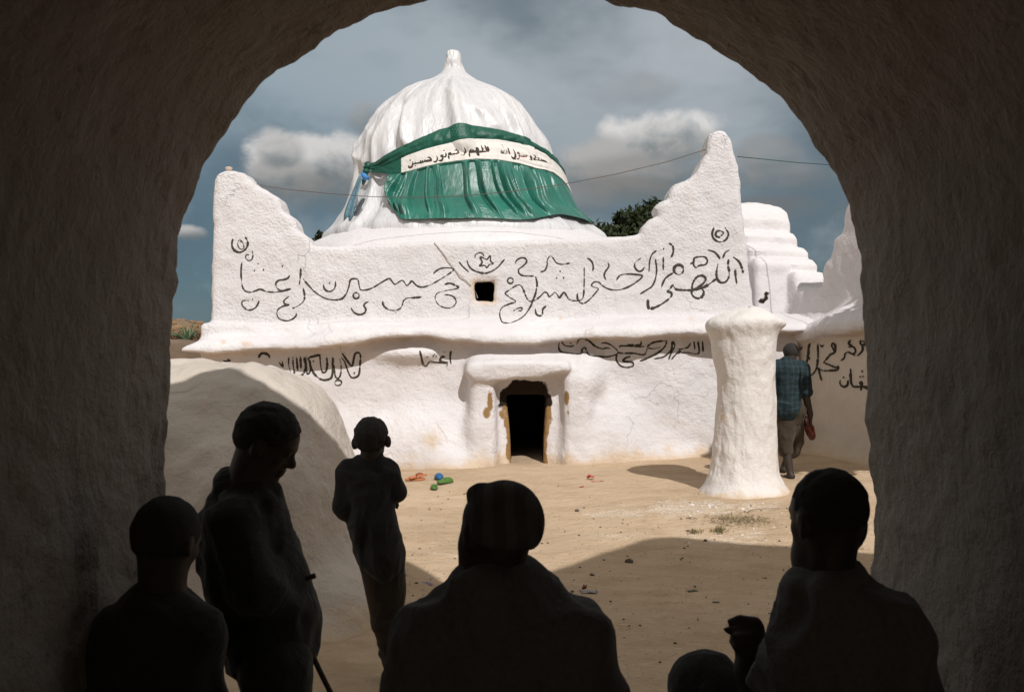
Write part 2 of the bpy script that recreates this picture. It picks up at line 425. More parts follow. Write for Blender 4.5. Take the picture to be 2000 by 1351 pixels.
def satin(name, base, dark, rough=.32, sheen=.3, band=None, spec=.5, bump=.5, crump=.45):
    m, N = newmat(name)
    v = N.add('TexCoord').outputs['Object']
    st = N.add('Mapping', {'Vector': v, 'Scale': (9, 9, 1.3)}).outputs[0]
    n = N.noise(st, 1.7, 2, .4, .5); n2 = N.noise(v, 18, 3, .5, .4); nn = N.noise(v, 2.2, 4, .6)
    c = N.mix(N.ramp(nn, .3, .7), dark, base)
    h = N.math('ADD', n, N.math('MULTIPLY', n2, crump))
    finish(N, c, rough, h, .035, bump, spec, **{'Sheen Weight': sheen, 'Sheen Roughness': .3})
    return m
M['white_satin'] = satin('white_satin', (.615, .605, .615), (.56, .55, .565), .40, .1, spec=.55, bump=.6, crump=.12)
M['green_satin'] = satin('green_satin', (.006, .140, .098), (.004, .096, .068), .43, .35, spec=.8, bump=.25, crump=.05)
M['green_plain'] = satin('green_cotton', (.008, .085, .056), (.006, .066, .044), .5, .15, spec=.35, bump=.25)
M['band'] = satin('cream_band', (.70, .665, .63), (.64, .605, .57), .6, .1, spec=.25, bump=.3)
M['skin'] = simple('dark_brown_skin', (.042, .031, .025), .55, 25, .2)
M['hair'] = simple('black_hair', (.030, .027, .025), .85, 220, .5, .8, .006)

# ---------------------------------------------------------------- ground
def gz(x, y):
    x = np.asarray(x, float); y = np.asarray(y, float)
    t = np.clip(y - 4.4, 0, None); rise = .04*np.where(t < 1.2, t*t/2.4, t-.6)
    rise = np.minimum(rise, .04*8.6) - 0
    cross = .04*(np.clip(x, -4, 4)-.2)*sstep(7, 11, y)
    near = np.exp(-((x/14)**4)) * np.exp(-(np.clip(y-6, 0, None)/14)**4)
    return rise + cross + near*(.035*fbm(x, y, 0*x, .55, 2) + .010*fbm(x, y, 0*x+3, 2.3, 3)) - .03*sstep(18, 60, np.hypot(x, y))
def gzf(x, y): return float(gz(np.array([x]), np.array([y]))[0])
def ground_hit(px, py):
    a, b = 1.2, 40.0
    f = lambda Y: CAMZ + (HY-py)*Y/FPX - gzf((px-CX0)*Y/FPX, Y)
    for _ in range(24):
        m = (a+b)/2
        if f(m) > 0: a = m
        else: b = m
    return Vector(((px-CX0)*a/FPX, a, gzf((px-CX0)*a/FPX, a)))
ysp = lambda a, b, s: np.arange(a, b, s)
gx = np.concatenate([[-4000, -1500, -600, -250, -120, -70, -45, -30, -22, -16, -12, -9.5], ysp(-8, 8.01, .045), [9.5, 12, 16, 22, 30, 45, 70, 120, 250, 600, 1500, 4000]])
gy = np.concatenate([[-4000, -1500, -600, -250, -120, -60, -30, -18, -12, -8, -5, -3, -1.5, 0], ysp(.8, 14.3, .045), [15, 16, 17.5, 19.5, 22, 26, 32, 45, 70, 120, 250, 600, 1500, 4000]])
GX, GY = np.meshgrid(gx, gy, indexing='ij')
GZ = gz(GX.ravel(), GY.ravel())
me = npmesh('ground', np.stack([GX.ravel(), GY.ravel(), GZ], 1), grid_faces(len(gx), len(gy)))
def blob(px, py, rx, ry, a=1.0):
    """soft patch on the ground given by the place it covers"""
    c = ground_hit(px, py); 
    return a*np.exp(-(((GX.ravel()-c.x)/rx)**2 + ((GY.ravel()-c.y)/ry)**2))
fr = np.clip(.75+.5*fbm(GX.ravel(), GY.ravel(), GZ*0, 5, 3), 0, 2)
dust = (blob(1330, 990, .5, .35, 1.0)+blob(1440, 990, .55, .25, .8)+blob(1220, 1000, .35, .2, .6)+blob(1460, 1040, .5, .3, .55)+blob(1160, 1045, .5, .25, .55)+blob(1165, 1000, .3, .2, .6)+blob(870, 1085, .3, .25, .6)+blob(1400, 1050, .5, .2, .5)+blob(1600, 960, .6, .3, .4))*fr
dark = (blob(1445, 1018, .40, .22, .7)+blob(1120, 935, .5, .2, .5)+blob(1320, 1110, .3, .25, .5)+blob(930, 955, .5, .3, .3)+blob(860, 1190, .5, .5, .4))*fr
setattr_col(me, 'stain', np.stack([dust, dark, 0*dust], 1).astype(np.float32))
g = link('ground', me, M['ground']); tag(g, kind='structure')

# distant ridge behind the walls
hx = np.linspace(-900, 1100, 160); 
hh = 22 + 9*np.array([math.sin(x*.004+1)+.5*math.sin(x*.011) for x in hx]) + 3*fbm(hx, hx*0, hx*0, .03, 3)
V = []; 
for j, (dy, k) in enumerate([(0, 0), (90, .75), (160, 1.0), (300, .6), (420, 0)]):
    for i, x in enumerate(hx): V.append((x, 420+dy, -1 + hh[i]*k))
V = np.array(V).reshape(5, 160, 3).transpose(1, 0, 2).reshape(-1, 3)
o = link('hills', npmesh('hills', V, grid_faces(160, 5)), simple('scrub_hill', (.07, .075, .055), .95, .05, .4)); tag(o, kind='structure')

# ---------------------------------------------------------------- shrine
YF = 12.0
def XZ(px, py, Y=YF): p = P(px, py, Y); return (p.x, p.z)
shrine = empty('shrine', (0, 13.5, .3), 'whitewashed mud plaster shrine with stepped corner horns, painted Arabic writing and a low dark doorway', 'shrine')
F = Field((-4.75, 10.75, -.15), (3.75, 12.95, 5.05), .03)
# upper wall with the two stepped corner horns, one silhouette
sil = [(412, 660), (411, 560), (413, 470), (412, 352), (418, 338), (432, 329), (452, 327), (472, 333), (487, 347), (500, 360), (520, 370), (541, 382), (547, 396), (549, 410),
       (565, 420), (576, 434), (579, 447), (594, 457), (604, 468), (609, 480), (640, 480), (700, 477), (780, 472), (860, 469), (960, 468), (1060, 466), (1160, 463), (1235, 460),
       (1252, 455), (1256, 442), (1270, 428), (1287, 420), (1281, 404), (1290, 392), (1308, 388), (1312, 372), (1322, 358), (1345, 348), (1362, 336), (1372, 314), (1384, 296), (1385, 270),
       (1391, 254), (1408, 246), (1425, 252), (1432, 266), (1436, 290), (1446, 318), (1450, 345), (1452, 395), (1460, 460), (1467, 530), (1473, 590), (1480, 660)]
pol = [XZ(*q) for q in sil]
F.extrude(pol, 0, 2, 12.0, 12.52, r=.075, k=.02, shift=lambda X, Y, Z: .045*(Z-2.2))
# lower wall
F.box((-3.72, 11.84, -.4), (3.45, 12.5, 1.95), .06, .05)
# cornice: a sloping shelf with a wavy lip
xs = np.array([345, 400, 470, 560, 620, 660, 700, 760, 830, 880, 940, 1000, 1060, 1100, 1150, 1250, 1390, 1520])
yb = np.array([689, 692, 688, 687, 682, 674, 670, 662, 660, 668, 672, 673, 673, 669, 662, 660, 655, 652])
yt = np.array([655, 648, 640, 634, 631, 629, 628, 627, 626, 625, 625, 624, 623, 622, 622, 621, 620, 618])
LY = 11.58
xw = (xs-CX0)*LY/FPX; zb = CAMZ+(HY-yb)*LY/FPX; zt = CAMZ+(HY-yt)*YF/FPX
def corn(X, Y, Z):
    b = np.interp(X, xw, zb).astype(np.float32); t = np.interp(X, xw, zt).astype(np.float32)
    lipy = LY + .03*vnoise(X*1.3, 0, 0)
    th = .125
    dfront = lipy - Y
    dbot = (b - Z) + .10*np.clip(Y-lipy, 0, .5)
    slope = (t-(b+th))/(YF-LY)
    dtop = (Z - (b+th) - slope*(Y-lipy)) / np.sqrt(1+slope**2)
    dl = (-3.91 - X); 
    dtl = (Z - (b + .06 + (X+3.91)*.60))/1.16
    dback = Y - 12.3
    def smax(p, q, k=.07):
        h = np.maximum(k-np.abs(p-q), 0)/k; return np.maximum(p, q)+h*h*k*.25
    return smax(smax(smax(smax(smax(dfront, dbot), dtop, .12), dl), dtl, .08), dback) 
F.op(corn, (-4.1, 11.4, 1.3), (3.5, 12.3, 2.2), .07)
# battered swellings either side of the door and at the foot of the wall
F.ell(P(838, 900, 11.95), (.62, .36, .66), .25)
F.ell(P(900, 930, 11.95), (.5, .42, .35), .2)
F.ell(P(1185, 905, 12.0), (.70, .36, .84), .25)
F.ell(P(1300, 930, 12.0), (.9, .30, .35), .2)
F.ell(P(700, 900, 12.0), (.8, .30, .55), .25)
F.ell(P(800, 690, 12.05), (.55, .36, .15), .12)
F.ell(P(1010, 700, 12.05), (.8, .30, .10), .12)
# door surround: two posts under a thick lintel slab
YD = 11.63
for (x0, x1, yt_, yb_) in ((921, 966, 735, 930), (1103, 1150, 735, 925)):
    a = P(x0, yt_, YD); b = P(x1, yb_, YD)
    F.box((a.x, YD, -.2), (b.x, 12.0, a.z), .07, .09)
a = P(921, 900, YD); b = P(966, 900, YD)
F.cone(((a.x+b.x)/2-.12, 11.84, .1), ((a.x+b.x)/2-.02, 11.80, 1.1), .24, .12, .15)
a = P(1103, 900, YD); b = P(1150, 900, YD)
F.cone(((a.x+b.x)/2+.12, 11.84, .1), ((a.x+b.x)/2+.03, 11.80, 1.1), .24, .12, .15)
def lintel(X, Y, Z):
    u = X/11.4*FPX + CX0
    zlo = CAMZ+(HY-np.interp(u, [900, 925, 962, 1000, 1055, 1085, 1115], [728, 742, 747, 742, 739, 732, 726]))*11.3/FPX
    zhi = CAMZ+(HY-np.interp(u, [900, 915, 960, 1040, 1100, 1118], [722, 714, 705, 702, 706, 716]))*11.3/FPX
    x0, x1 = (908-CX0)*11.3/FPX, (1116-CX0)*11.3/FPX
    zlo = zlo.astype(np.float32); zhi = zhi.astype(np.float32)
    c = (zlo+zhi)/2; r = .06
    qx = np.abs(X-(x0+x1)/2)-(x1-x0)/2+r; qz = np.abs(Z-c)-(zhi-zlo)/2+r; qy = np.abs(Y-11.88)-.34+r
    return np.sqrt(np.maximum(qx, 0)**2+np.maximum(qy, 0)**2+np.maximum(qz, 0)**2)+np.minimum(np.maximum(qx, np.maximum(qy, qz)), 0)-r
F.op(lintel, (-.6, 11.2, 1.2), (.8, 12, 1.6), .09)
# slanted fillet over the lintel running up to the wall
def fillet(X, Y, Z):
    t = np.clip((Z-1.47)/.28, 0, 1)
    u = X/11.5*FPX + CX0
    h = lambda p, q, k: np.maximum(p, q)+(np.maximum(k-np.abs(p-q), 0)/k)**2*k*.25
    ends = np.maximum((912+22*t - u), (u-1112-34*t))*11.5/FPX
    return h(h((11.555 + .29*t*(2-t)) - Y, ends, .14), np.maximum(1.43-Z, Z-1.80), .05)
F.ell(P(1142, 735, 11.86), (.24, .24, .28), .16)
F.op(fillet, (-.7, 11.2, 1.3), (.95, 12.1, 1.85), .10)
# openings
dx0, dx1 = P(992, 800, 11.85).x, P(1064, 800, 11.85).x
dcut = [XZ(989, 771, 11.86), XZ(1067, 771, 11.86), XZ(1063, 850, 11.86), XZ(1059, 960, 11.86), XZ(1000, 960, 11.86), XZ(995, 850, 11.86)]
F.extrude(dcut, 0, 2, 10.9, 13.2, r=.015, k=.02, sub=True)
wcut = [XZ(927, 552), XZ(963, 551), XZ(962, 587), XZ(930, 586)]
F.extrude(wcut, 0, 2, 11.6, 13.2, r=.02, k=.05, sub=True)
def shr_noise(x, y, z):
    up = sstep(1.9, 2.1, z)
    a = .030*fbm(x, y*1.0, z, 1.6, 2) + .011*fbm(x, y, z, 5.5, 2)
    rc = .009*fbm(x, y, z, 14, 1)
    calm = 1 - .8*np.exp(-(((x-.1)/.5)**2+((z-.9)/.7)**2))
    return (a*(.6+.3*(1-up)) + rc*up)*calm
F.noise(shr_noise)
V, Fq = F.nets()
keep = V[:, 2] > -.12
cen = V[Fq].mean(1)
# which part each face belongs to
u = cen[:, 0]/cen[:, 1]*FPX + CX0; vv = HY - (cen[:, 2]-CAMZ)/cen[:, 1]*FPX
lipz = np.interp(cen[:, 0], xw, zb)
ztop = np.interp(cen[:, 0], xw, zt)
lab = np.where(cen[:, 2] > ztop-.01, 1, 0)
lab = np.where((lab == 1) & (cen[:, 2] > 3.03) & (cen[:, 0] < -2.3), 3, lab)
lab = np.where((lab == 1) & (cen[:, 2] > 3.08) & (cen[:, 0] > 1.5), 6, lab)
lab = np.where((lab == 0) & (cen[:, 2] > lipz-.03), 2, lab)
lab = np.where((lab == 0) & (cen[:, 1] < 11.80) & (u > 905) & (u < 1160) & (cen[:, 2] < 1.62), 4, lab)
sg = gz(V[:, 0], V[:, 1])
hgt = V[:, 2]-sg
pu = V[:, 0]/V[:, 1]*FPX + CX0; pv = HY-(V[:, 2]-CAMZ)/V[:, 1]*FPX
nz = fbm(V[:, 0], V[:, 1], V[:, 2], 7, 3); nz2 = fbm(V[:, 0]*2.2, V[:, 1], V[:, 2], 2.2, 3)
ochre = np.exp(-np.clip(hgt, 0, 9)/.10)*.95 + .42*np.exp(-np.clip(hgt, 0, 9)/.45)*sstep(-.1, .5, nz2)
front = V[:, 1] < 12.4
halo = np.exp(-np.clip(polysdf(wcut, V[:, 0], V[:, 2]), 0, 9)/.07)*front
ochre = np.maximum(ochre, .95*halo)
und = np.exp(-((np.interp(V[:, 0], xw, zb)-V[:, 2]-.0)/.05)**2)*(V[:, 1] < 11.86)     # ochre tint along the underside of the cornice
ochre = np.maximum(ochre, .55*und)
for (bx, by, rx, ry, am) in ((840, 860, 26, 22, .7), (800, 890, 40, 10, .55), (1195, 850, 60, 14, .25), (1305, 880, 22, 34, .5), (1330, 830, 60, 16, .35), (480, 672, 16, 9, .8), (436, 668, 8, 7, .7), (1095, 620, 8, 10, .6), (1350, 622, 10, 7, .5), (700, 760, 60, 40, .15)):
    ochre = np.maximum(ochre, am*np.exp(-((pu-bx)/rx)**2-((pv-by)/ry)**2))
deep = (V[:, 1] > 11.75)
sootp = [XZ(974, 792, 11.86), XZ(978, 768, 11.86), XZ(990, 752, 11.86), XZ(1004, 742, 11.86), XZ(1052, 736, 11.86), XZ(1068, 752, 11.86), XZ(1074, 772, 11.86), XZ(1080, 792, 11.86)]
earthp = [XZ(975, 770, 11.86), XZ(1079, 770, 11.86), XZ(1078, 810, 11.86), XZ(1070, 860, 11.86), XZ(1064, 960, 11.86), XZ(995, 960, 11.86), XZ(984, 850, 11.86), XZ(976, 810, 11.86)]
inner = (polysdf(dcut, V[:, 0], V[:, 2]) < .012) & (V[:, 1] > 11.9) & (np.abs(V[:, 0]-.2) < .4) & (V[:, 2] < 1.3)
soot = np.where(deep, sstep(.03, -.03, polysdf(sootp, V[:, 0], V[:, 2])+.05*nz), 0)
soot = np.maximum(soot, np.where(inner, 1.0, 0))  # faces inside the door opening set near-black
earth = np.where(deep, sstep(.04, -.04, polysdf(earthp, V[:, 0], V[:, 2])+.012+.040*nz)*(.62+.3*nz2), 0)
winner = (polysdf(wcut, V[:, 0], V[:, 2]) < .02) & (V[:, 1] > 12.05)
soot = np.where(winner, .8, soot)  # faces inside the window opening set near-black
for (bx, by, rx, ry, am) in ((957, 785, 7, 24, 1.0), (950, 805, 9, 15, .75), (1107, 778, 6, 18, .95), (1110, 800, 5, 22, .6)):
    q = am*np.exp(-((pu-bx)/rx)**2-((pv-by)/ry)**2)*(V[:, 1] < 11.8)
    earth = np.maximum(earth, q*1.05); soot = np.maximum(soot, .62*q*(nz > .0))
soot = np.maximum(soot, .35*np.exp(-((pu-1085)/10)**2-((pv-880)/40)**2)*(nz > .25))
attr = np.stack([np.clip(ochre, 0, 1), np.clip(soot, 0, 1), np.clip(earth, 0, 1)], 1).astype(np.float32)
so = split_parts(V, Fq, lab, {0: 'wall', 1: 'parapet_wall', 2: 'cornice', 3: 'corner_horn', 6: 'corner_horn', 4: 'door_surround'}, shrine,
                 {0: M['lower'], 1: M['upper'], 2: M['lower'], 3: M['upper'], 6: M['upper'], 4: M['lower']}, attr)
so[3]['label'] = 'blunt stepped horn at the left corner'; so[6]['label'] = 'tall pointed stepped horn at the right corner'
SHV, SHF = V, Fq
bvh_shrine = BVHTree.FromPolygons([tuple(p) for p in V], [tuple(f) for f in Fq])
# clay knob on the left horn, dark rooms behind the openings, rest of the building
v1, f1 = tube([P(447, 336, 12.25), P(447, 331, 12.25), P(447, 327.5, 12.25), P(447, 326, 12.25)], [.045, .042, .045, .02], 14)
link('finial', pymesh('finial', v1, f1), simple('pale_clay', (.46, .37, .31), .9), shrine)
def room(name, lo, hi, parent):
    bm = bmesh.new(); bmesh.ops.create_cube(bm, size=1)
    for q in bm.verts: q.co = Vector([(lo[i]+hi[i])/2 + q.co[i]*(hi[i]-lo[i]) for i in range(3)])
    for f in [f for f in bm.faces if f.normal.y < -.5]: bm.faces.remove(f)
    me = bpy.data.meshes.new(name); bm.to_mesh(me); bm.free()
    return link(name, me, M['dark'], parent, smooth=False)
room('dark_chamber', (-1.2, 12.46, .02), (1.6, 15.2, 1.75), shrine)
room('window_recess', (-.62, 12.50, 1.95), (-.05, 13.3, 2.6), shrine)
B = Field((-4.1, 12.3, -.2), (3.6, 17.9, 3.3), .09)
B.box((-3.5, 12.50, -.4), (3.1, 17.6, 2.80), .15, .05)
B.box((-3.25, 12.9, 2.55), (2.85, 17.3, 3.6), .15, .05, sub=True)
B.box((-1.3, 12.0, -.05), (1.7, 15.3, 1.85), .02, .02, sub=True)
B.box((-.72, 12.0, 1.86), (.05, 13.4, 2.68), .02, .02, sub=True)
B.noise(lambda x, y, z: .03*fbm(x, y, z, 1.5, 2))
V, Fq = B.nets(); link('rear_walls', npmesh('rear_walls', V, Fq), M['upper'], shrine)
# drum under the dome
YC = 14.6
def lathe(tab, Y, n=256, noise=None, zstep=None):
    """tab: rows (pixel y, left x, right x) of a silhouette standing at depth Y -> closed skin of revolution"""
    t = np.array(tab, float); py = t[:, 0]
    zz = CAMZ+(HY-py)*Y/FPX; cx = ((t[:, 1]+t[:, 2])/2-CX0)*Y/FPX; rr = (t[:, 2]-t[:, 1])/2*Y/FPX
    if zstep:
        s = np.concatenate([[0], np.cumsum(np.hypot(np.diff(zz), np.diff(rr)))]); q = np.linspace(0, s[-1], int(s[-1]/zstep)+2)
        # smooth resampling
        def sm(a):
            b = np.interp(q, s, a); kk = np.exp(-np.linspace(-2, 2, 9)**2); kk /= kk.sum()
            return np.convolve(np.pad(b, 4, mode='edge'), kk, 'valid')
        zz, cx, rr = sm(zz), sm(cx), sm(rr)
    return zz, cx, rr
DRUM = [(454, 884, 890), (455, 760, 1010), (457, 690, 1120), (459, 662, 1155), (464, 650, 1171), (472, 638, 1182), (484, 612, 1206), (500, 585, 1232), (535, 550, 1265)]
zz, cx, rr = lathe(DRUM, YC, zstep=.04)
th = np.linspace(0, 2*math.pi, 220, endpoint=False)
TH, ZI = np.meshgrid(th, np.arange(len(zz)), indexing='ij')
rn = rr[ZI] + .02*fbm(np.cos(TH)*3, np.sin(TH)*3, zz[ZI], 1.2, 3)*np.minimum(1, rr[ZI])
V = np.stack([cx[ZI]+rn*np.sin(TH), YC-rn*.95*np.cos(TH), zz[ZI]], -1).reshape(-1, 3)
me = npmesh('drum', V, grid_faces(len(th), len(zz), True)); me.flip_normals()
link('drum', me, M['plain'], shrine)
# ---------------------------------------------------------------- satin sheet over the dome
DOME = [(98, 882, 887), (100, 875, 896), (104, 872, 899), (111, 872, 901), (118, 870, 902), (126, 867, 903), (131, 869, 904), (137, 868, 906), (143, 863, 911), (150, 855, 919), (158, 843, 931), (166, 829, 942), (176, 805, 962),
        (184, 790, 978), (192, 779, 991), (202, 764, 1005), (215, 751, 1019), (230, 740, 1030), (250, 728, 1043), (270, 716, 1056), (290, 706, 1067), (310, 700, 1074), (330, 697, 1084), (350, 696, 1092),
        (370, 693, 1099), (390, 689, 1106), (408, 683, 1113), (422, 676, 1122), (434, 667, 1138), (444, 661, 1152), (452, 654, 1163), (458, 647, 1171), (463, 641, 1178), (469, 638, 1182), (478, 637, 1184), (494, 637, 1184)]
dz_, dcx, dr = lathe(DOME, YC, zstep=.022)
zi = dz_[::-1]; cxi = dcx[::-1]; ri = dr[::-1]
Rz = lambda z: np.interp(z, zi, ri); Cz = lambda z: np.interp(z, zi, cxi)
nT = 560
th = np.linspace(0, 2*math.pi, nT, endpoint=False)
TH, ZI = np.meshgrid(th, np.arange(len(dz_)), indexing='ij')
Zv = dz_[ZI]; r0 = dr[ZI]
ztop, zbot = dz_[0], dz_[-1]
hN = (Zv - zbot)/(ztop-zbot)
sx, cxs = np.sin(TH), np.cos(TH)
warp = .35*fbm(sx*2, cxs*2, Zv*.6, 1.0, 3)
def ridged(a): return 1-np.abs(a)*2
f1 = ridged(vnoise(sx*2.4+warp, cxs*2.4+warp, Zv*.35))            # long falling folds
f2 = ridged(vnoise(sx*6.5+warp*3, cxs*6.5, Zv*.8+warp*2))
f3 = fbm(sx*12+warp*4, cxs*12, Zv*1.4+warp*2, 1.0, 2)
swag = ridged(vnoise(sx*2.2+9, cxs*2.2, Zv*2.6+1.6*np.abs(np.sin(TH*2.5+.6))))
amp = sstep(.02, .5, r0/2.0)
knot = np.exp(-((r0-.12)/.1)**2)*(hN > .85)
rr = r0 + amp*(.060*f1*(.35+.65*sstep(.98, .45, hN)) + .026*f2 + .007*f3 + .040*swag*sstep(.2, .5, hN)) + knot*.016*fbm(sx*2, cxs*2, Zv*9, 1, 2) - .03*amp
# a few strong creases hanging from the shoulder: angle, start height, end height, depth, drift
for a0, h1, h0, dpt, dr_, wd in ((.05, .80, .42, .12, .20, .08), (.11, .78, .60, .05, .75, .06), (-.64, .68, .43, -.09, .35, .07), (-.50, .66, .44, .10, .40, .06), (.74, .64, .38, .08, .25, .06), (.55, .70, .5, -.05, .9, .07), (-1.15, .5, .2, .05, -.1, .06), (-.85, .24, .04, .06, -.5, .07), (-.65, .2, .04, -.05, -.5, .06), (1.2, .55, .3, .04, .1, .06), (.35, .64, .55, .05, 1.4, .07)):
    c = a0 + dr_*(h1-hN)
    d = (TH-c+math.pi) % (2*math.pi) - math.pi
    win = sstep(h0-.06, h0+.03, hN)*sstep(h1+.03, h1-.05, hN)
    rr = rr + dpt*win*np.exp(-(d/wd)**2)
from_top = dz_
def dome_R(T, Z):
    ti = (np.round(np.mod(T, 2*math.pi)/(2*math.pi)*nT).astype(int)) % nT
    k_ = np.interp(Z, dz_[::-1], np.arange(len(dz_))[::-1]); k0 = np.clip(np.floor(k_).astype(int), 0, len(dz_)-2)
    m_ = rr[ti, k0]
    for dt in (-2, -1, 0, 1, 2):
        for dk in (-1, 0, 1, 2): m_ = np.maximum(m_, rr[(ti+dt) % nT, np.clip(k0+dk, 0, len(dz_)-1)])
    return m_
V = np.stack([dcx[ZI]+rr*sx, YC-rr*cxs, Zv + .01*f3*amp], -1).reshape(-1, 3)
me = npmesh('dome_sheet', V, grid_faces(nT, len(dz_), True)); me.flip_normals()
o = link('dome_sheet', me, M['white_satin']); tag(o, 'shiny white satin sheet wrapped over the whole dome and knotted at its tip', 'cloth')
# ---------------------------------------------------------------- green banner tied across the dome
ban = empty('banner', (-.8, 12.9, 3.9), 'green satin banner with a cream lettered band, stretched across the front of the white dome', 'banner')
def dome_uv(px, py, gap=.06):
    Y = YC-1.4
    for _ in range(40):
        z = CAMZ+(HY-py)*Y/FPX; x = (px-CX0)*Y/FPX
        s = np.clip((x-Cz(z))/(Rz(z)+gap), -.99, .99); Y = YC-(Rz(z)+gap)*math.sqrt(1-s*s)
    return math.asin(s), z
ctrl_x = [714, 740, 770, 800, 830, 860, 895, 930, 970, 1010, 1045, 1062, 1074]
top_y = [331, 313, 296, 281, 267, 254, 245, 247, 253, 264, 281, 291, 302]
btop_y = [334, 330, 318, 304, 293, 285, 277, 272.5, 274, 281, 293, 302, 313]
bbot_y = [336, 338, 342, 335.5, 327, 320, 315, 311.5, 313, 320, 330, 333, 337]
NU = 420
pxs = np.linspace(714, 1075, 300)
def curve(ys): return np.interp(pxs, ctrl_x, ys)
def line(ys, dx=None):
    """boundary line as (theta, z) arrays, carried on round the right flank of the dome"""
    a = []
    yy = curve(ys)
    for i in range(len(pxs)):
        a.append(dome_uv(pxs[i] + (dx[i] if dx is not None else 0), yy[i]))
    a = np.array(a); a[:, 0] = np.maximum.accumulate(a[:, 0])
    ext = np.linspace(0, 1, 40)[1:]
    e = np.stack([a[-1, 0]+ext*.75, a[-1, 1]-ext*.28], 1)
    a = np.concatenate([a, e]); q = np.linspace(0, 1, NU); p = np.linspace(0, 1, len(a))
    return np.stack([np.interp(q, p, a[:, 0]), np.interp(q, p, a[:, 1])], 1)
Ltop, Lb1, Lb2 = line(top_y), line(btop_y), line(bbot_y)
tie = P(713, 334, YC-1.55)
def sheet(LA, LB, nv, fold, name, m, gap=.07, parent=ban, squeeze=True):
    v = np.linspace(0, 1, nv)
    TT = LA[:, None, 0]*(1-v)+LB[:, None, 0]*v; ZZ = LA[:, None, 1]*(1-v)+LB[:, None, 1]*v
    U = np.linspace(0, 1, NU)[:, None]+0*v
    R = np.maximum(Rz(ZZ)+gap+fold(U, v[None, :]+0*U, TT, ZZ), dome_R(TT, ZZ)+.016+.25*gap)
    V = np.stack([Cz(ZZ)+R*np.sin(TT), YC-R*np.cos(TT), ZZ], -1)
    me = npmesh(name, V.reshape(-1, 3), grid_faces(NU, nv)); 
    o = link(name, me, m, parent); sol = o.modifiers.new('thickness', 'SOLIDIFY'); sol.thickness = .006; sol.offset = -1
    return o, V
calm = lambda U: sstep(.0, .12, U)
sheet(Ltop, Lb1, 26, lambda U, v, T, Z: .035*calm(U)*np.sin(v*3.14)*1.0 + .016*fbm(U*30, v*2+U*6, 0, 1, 2) + .012*np.sin(v*16+U*5)*np.exp(-U/.15), 'upper_strip', M['green_plain'], .075)
bo, BV = sheet(Lb1, Lb2, 26, lambda U, v, T, Z: .004*fbm(U*60, v*5, 0, 1, 2)+.010*ridged(vnoise(v*9, U*5, 2))*sstep(.5, .75, U), 'lettered_band', M['band'], .088)
# keep the plain green gusset on the left: the cream band begins at x=783
g0 = int(.187*NU)
sheet(Lb1[:g0+6], Lb2[:g0+6], 14, lambda U, v, T, Z: .012*np.sin(v*18+U*3)*(1-U), 'gusset', M['green_plain'], .086) if False else None
def cut(o, V, i0, i1, name, m, parent):
    W = V[i0:i1]; me = npmesh(name, W.reshape(-1, 3), grid_faces(W.shape[0], W.shape[1]))
    c = link(name, me, m, parent); sol = c.modifiers.new('thickness', 'SOLIDIFY'); sol.thickness = .006; sol.offset = -1
    bpy.data.objects.remove(o) if o is not None else None
    return c
pxcol = BV[:, 13, 0]/BV[:, 13, 1]*FPX+CX0
ib = int(np.searchsorted(pxcol[:300], 783.5))
gus = cut(None, BV + np.array([0, .002, 0]), 0, ib+1, 'gusset', M['green_plain'], ban)
band = cut(bo, BV, ib, NU, 'lettered_band', M['band'], ban)
# the gathered drape under the band
low_x = [756, 757, 762, 772, 784, 800, 830, 870, 920, 970, 1010, 1050, 1090, 1129]
low_y = [372, 385, 398, 412, 427, 430, 428, 427, 426, 427, 430, 434, 438, 441]
i0 = int(np.searchsorted(pxcol[:300], 762))
LA = Lb2[i0:]; q = np.linspace(0, 1, NU)
LA = np.stack([np.interp(q, np.linspace(0, 1, len(LA)), LA[:, 0]), np.interp(q, np.linspace(0, 1, len(LA)), LA[:, 1])], 1)
bot = np.array([dome_uv(x, y, .05) for x, y in zip(np.interp(np.linspace(0, 1, 280), np.linspace(0, 1, 14), low_x), np.interp(np.linspace(0, 1, 280), np.linspace(0, 1, 14), low_y))])
bot[:, 0] = np.maximum.accumulate(bot[:, 0]+np.arange(280)*1e-5)
# spread bottom by matching angle progress, with a fan to the right
bu = (bot[:, 0]-bot[0, 0])/(bot[-1, 0]-bot[0, 0])
fq = np.clip(q*1.0, 0, 1)
e = np.clip((q-.86)/.14, 0, 1)
LBt = np.interp(np.clip(q/.86, 0, 1), bu, bot[:, 0]) + e*.75
LBz = np.interp(np.clip(q/.86, 0, 1), bu, bot[:, 1]) - e*.03
LBz = np.maximum(LBz, 3.29+.16*sstep(.55, .85, q))
LB = np.stack([LBt, LBz], 1)
def dfold(U, v, T, Z):
    wv = .022*fbm(U*5, v*1.3, 4, 1, 2)
    s = U*1.0 + wv - .03*v*v
    a = ridged(vnoise(s*30, v*.30, 1)); b = ridged(vnoise(s*66+2, v*.55, 5)); c = fbm(s*46, v*2.5, 8, 1, 2)
    d = ridged(vnoise(s*14+5, v*.55, 3))
    grow = .25+.75*sstep(0, .35, v)
    pin = sstep(0, .05, v)
    billow = .05*np.sin(np.clip(v, 0, 1)*3.1)*sstep(0, .1, U)
    hug = (1-.75*sstep(.72, 1, v))*(1-.75*sstep(.62, .9, U))
    return hug*pin*(np.maximum(grow*(.135*(a-.35) + .032*(b-.35) + .080*(d-.35)), -.035) + .004*c*sstep(.3, .8, v) + billow) + .035 - .03*sstep(.8, 1, v)
sheet(LA, LB, 150, dfold, 'drape', M['green_satin'], .05)
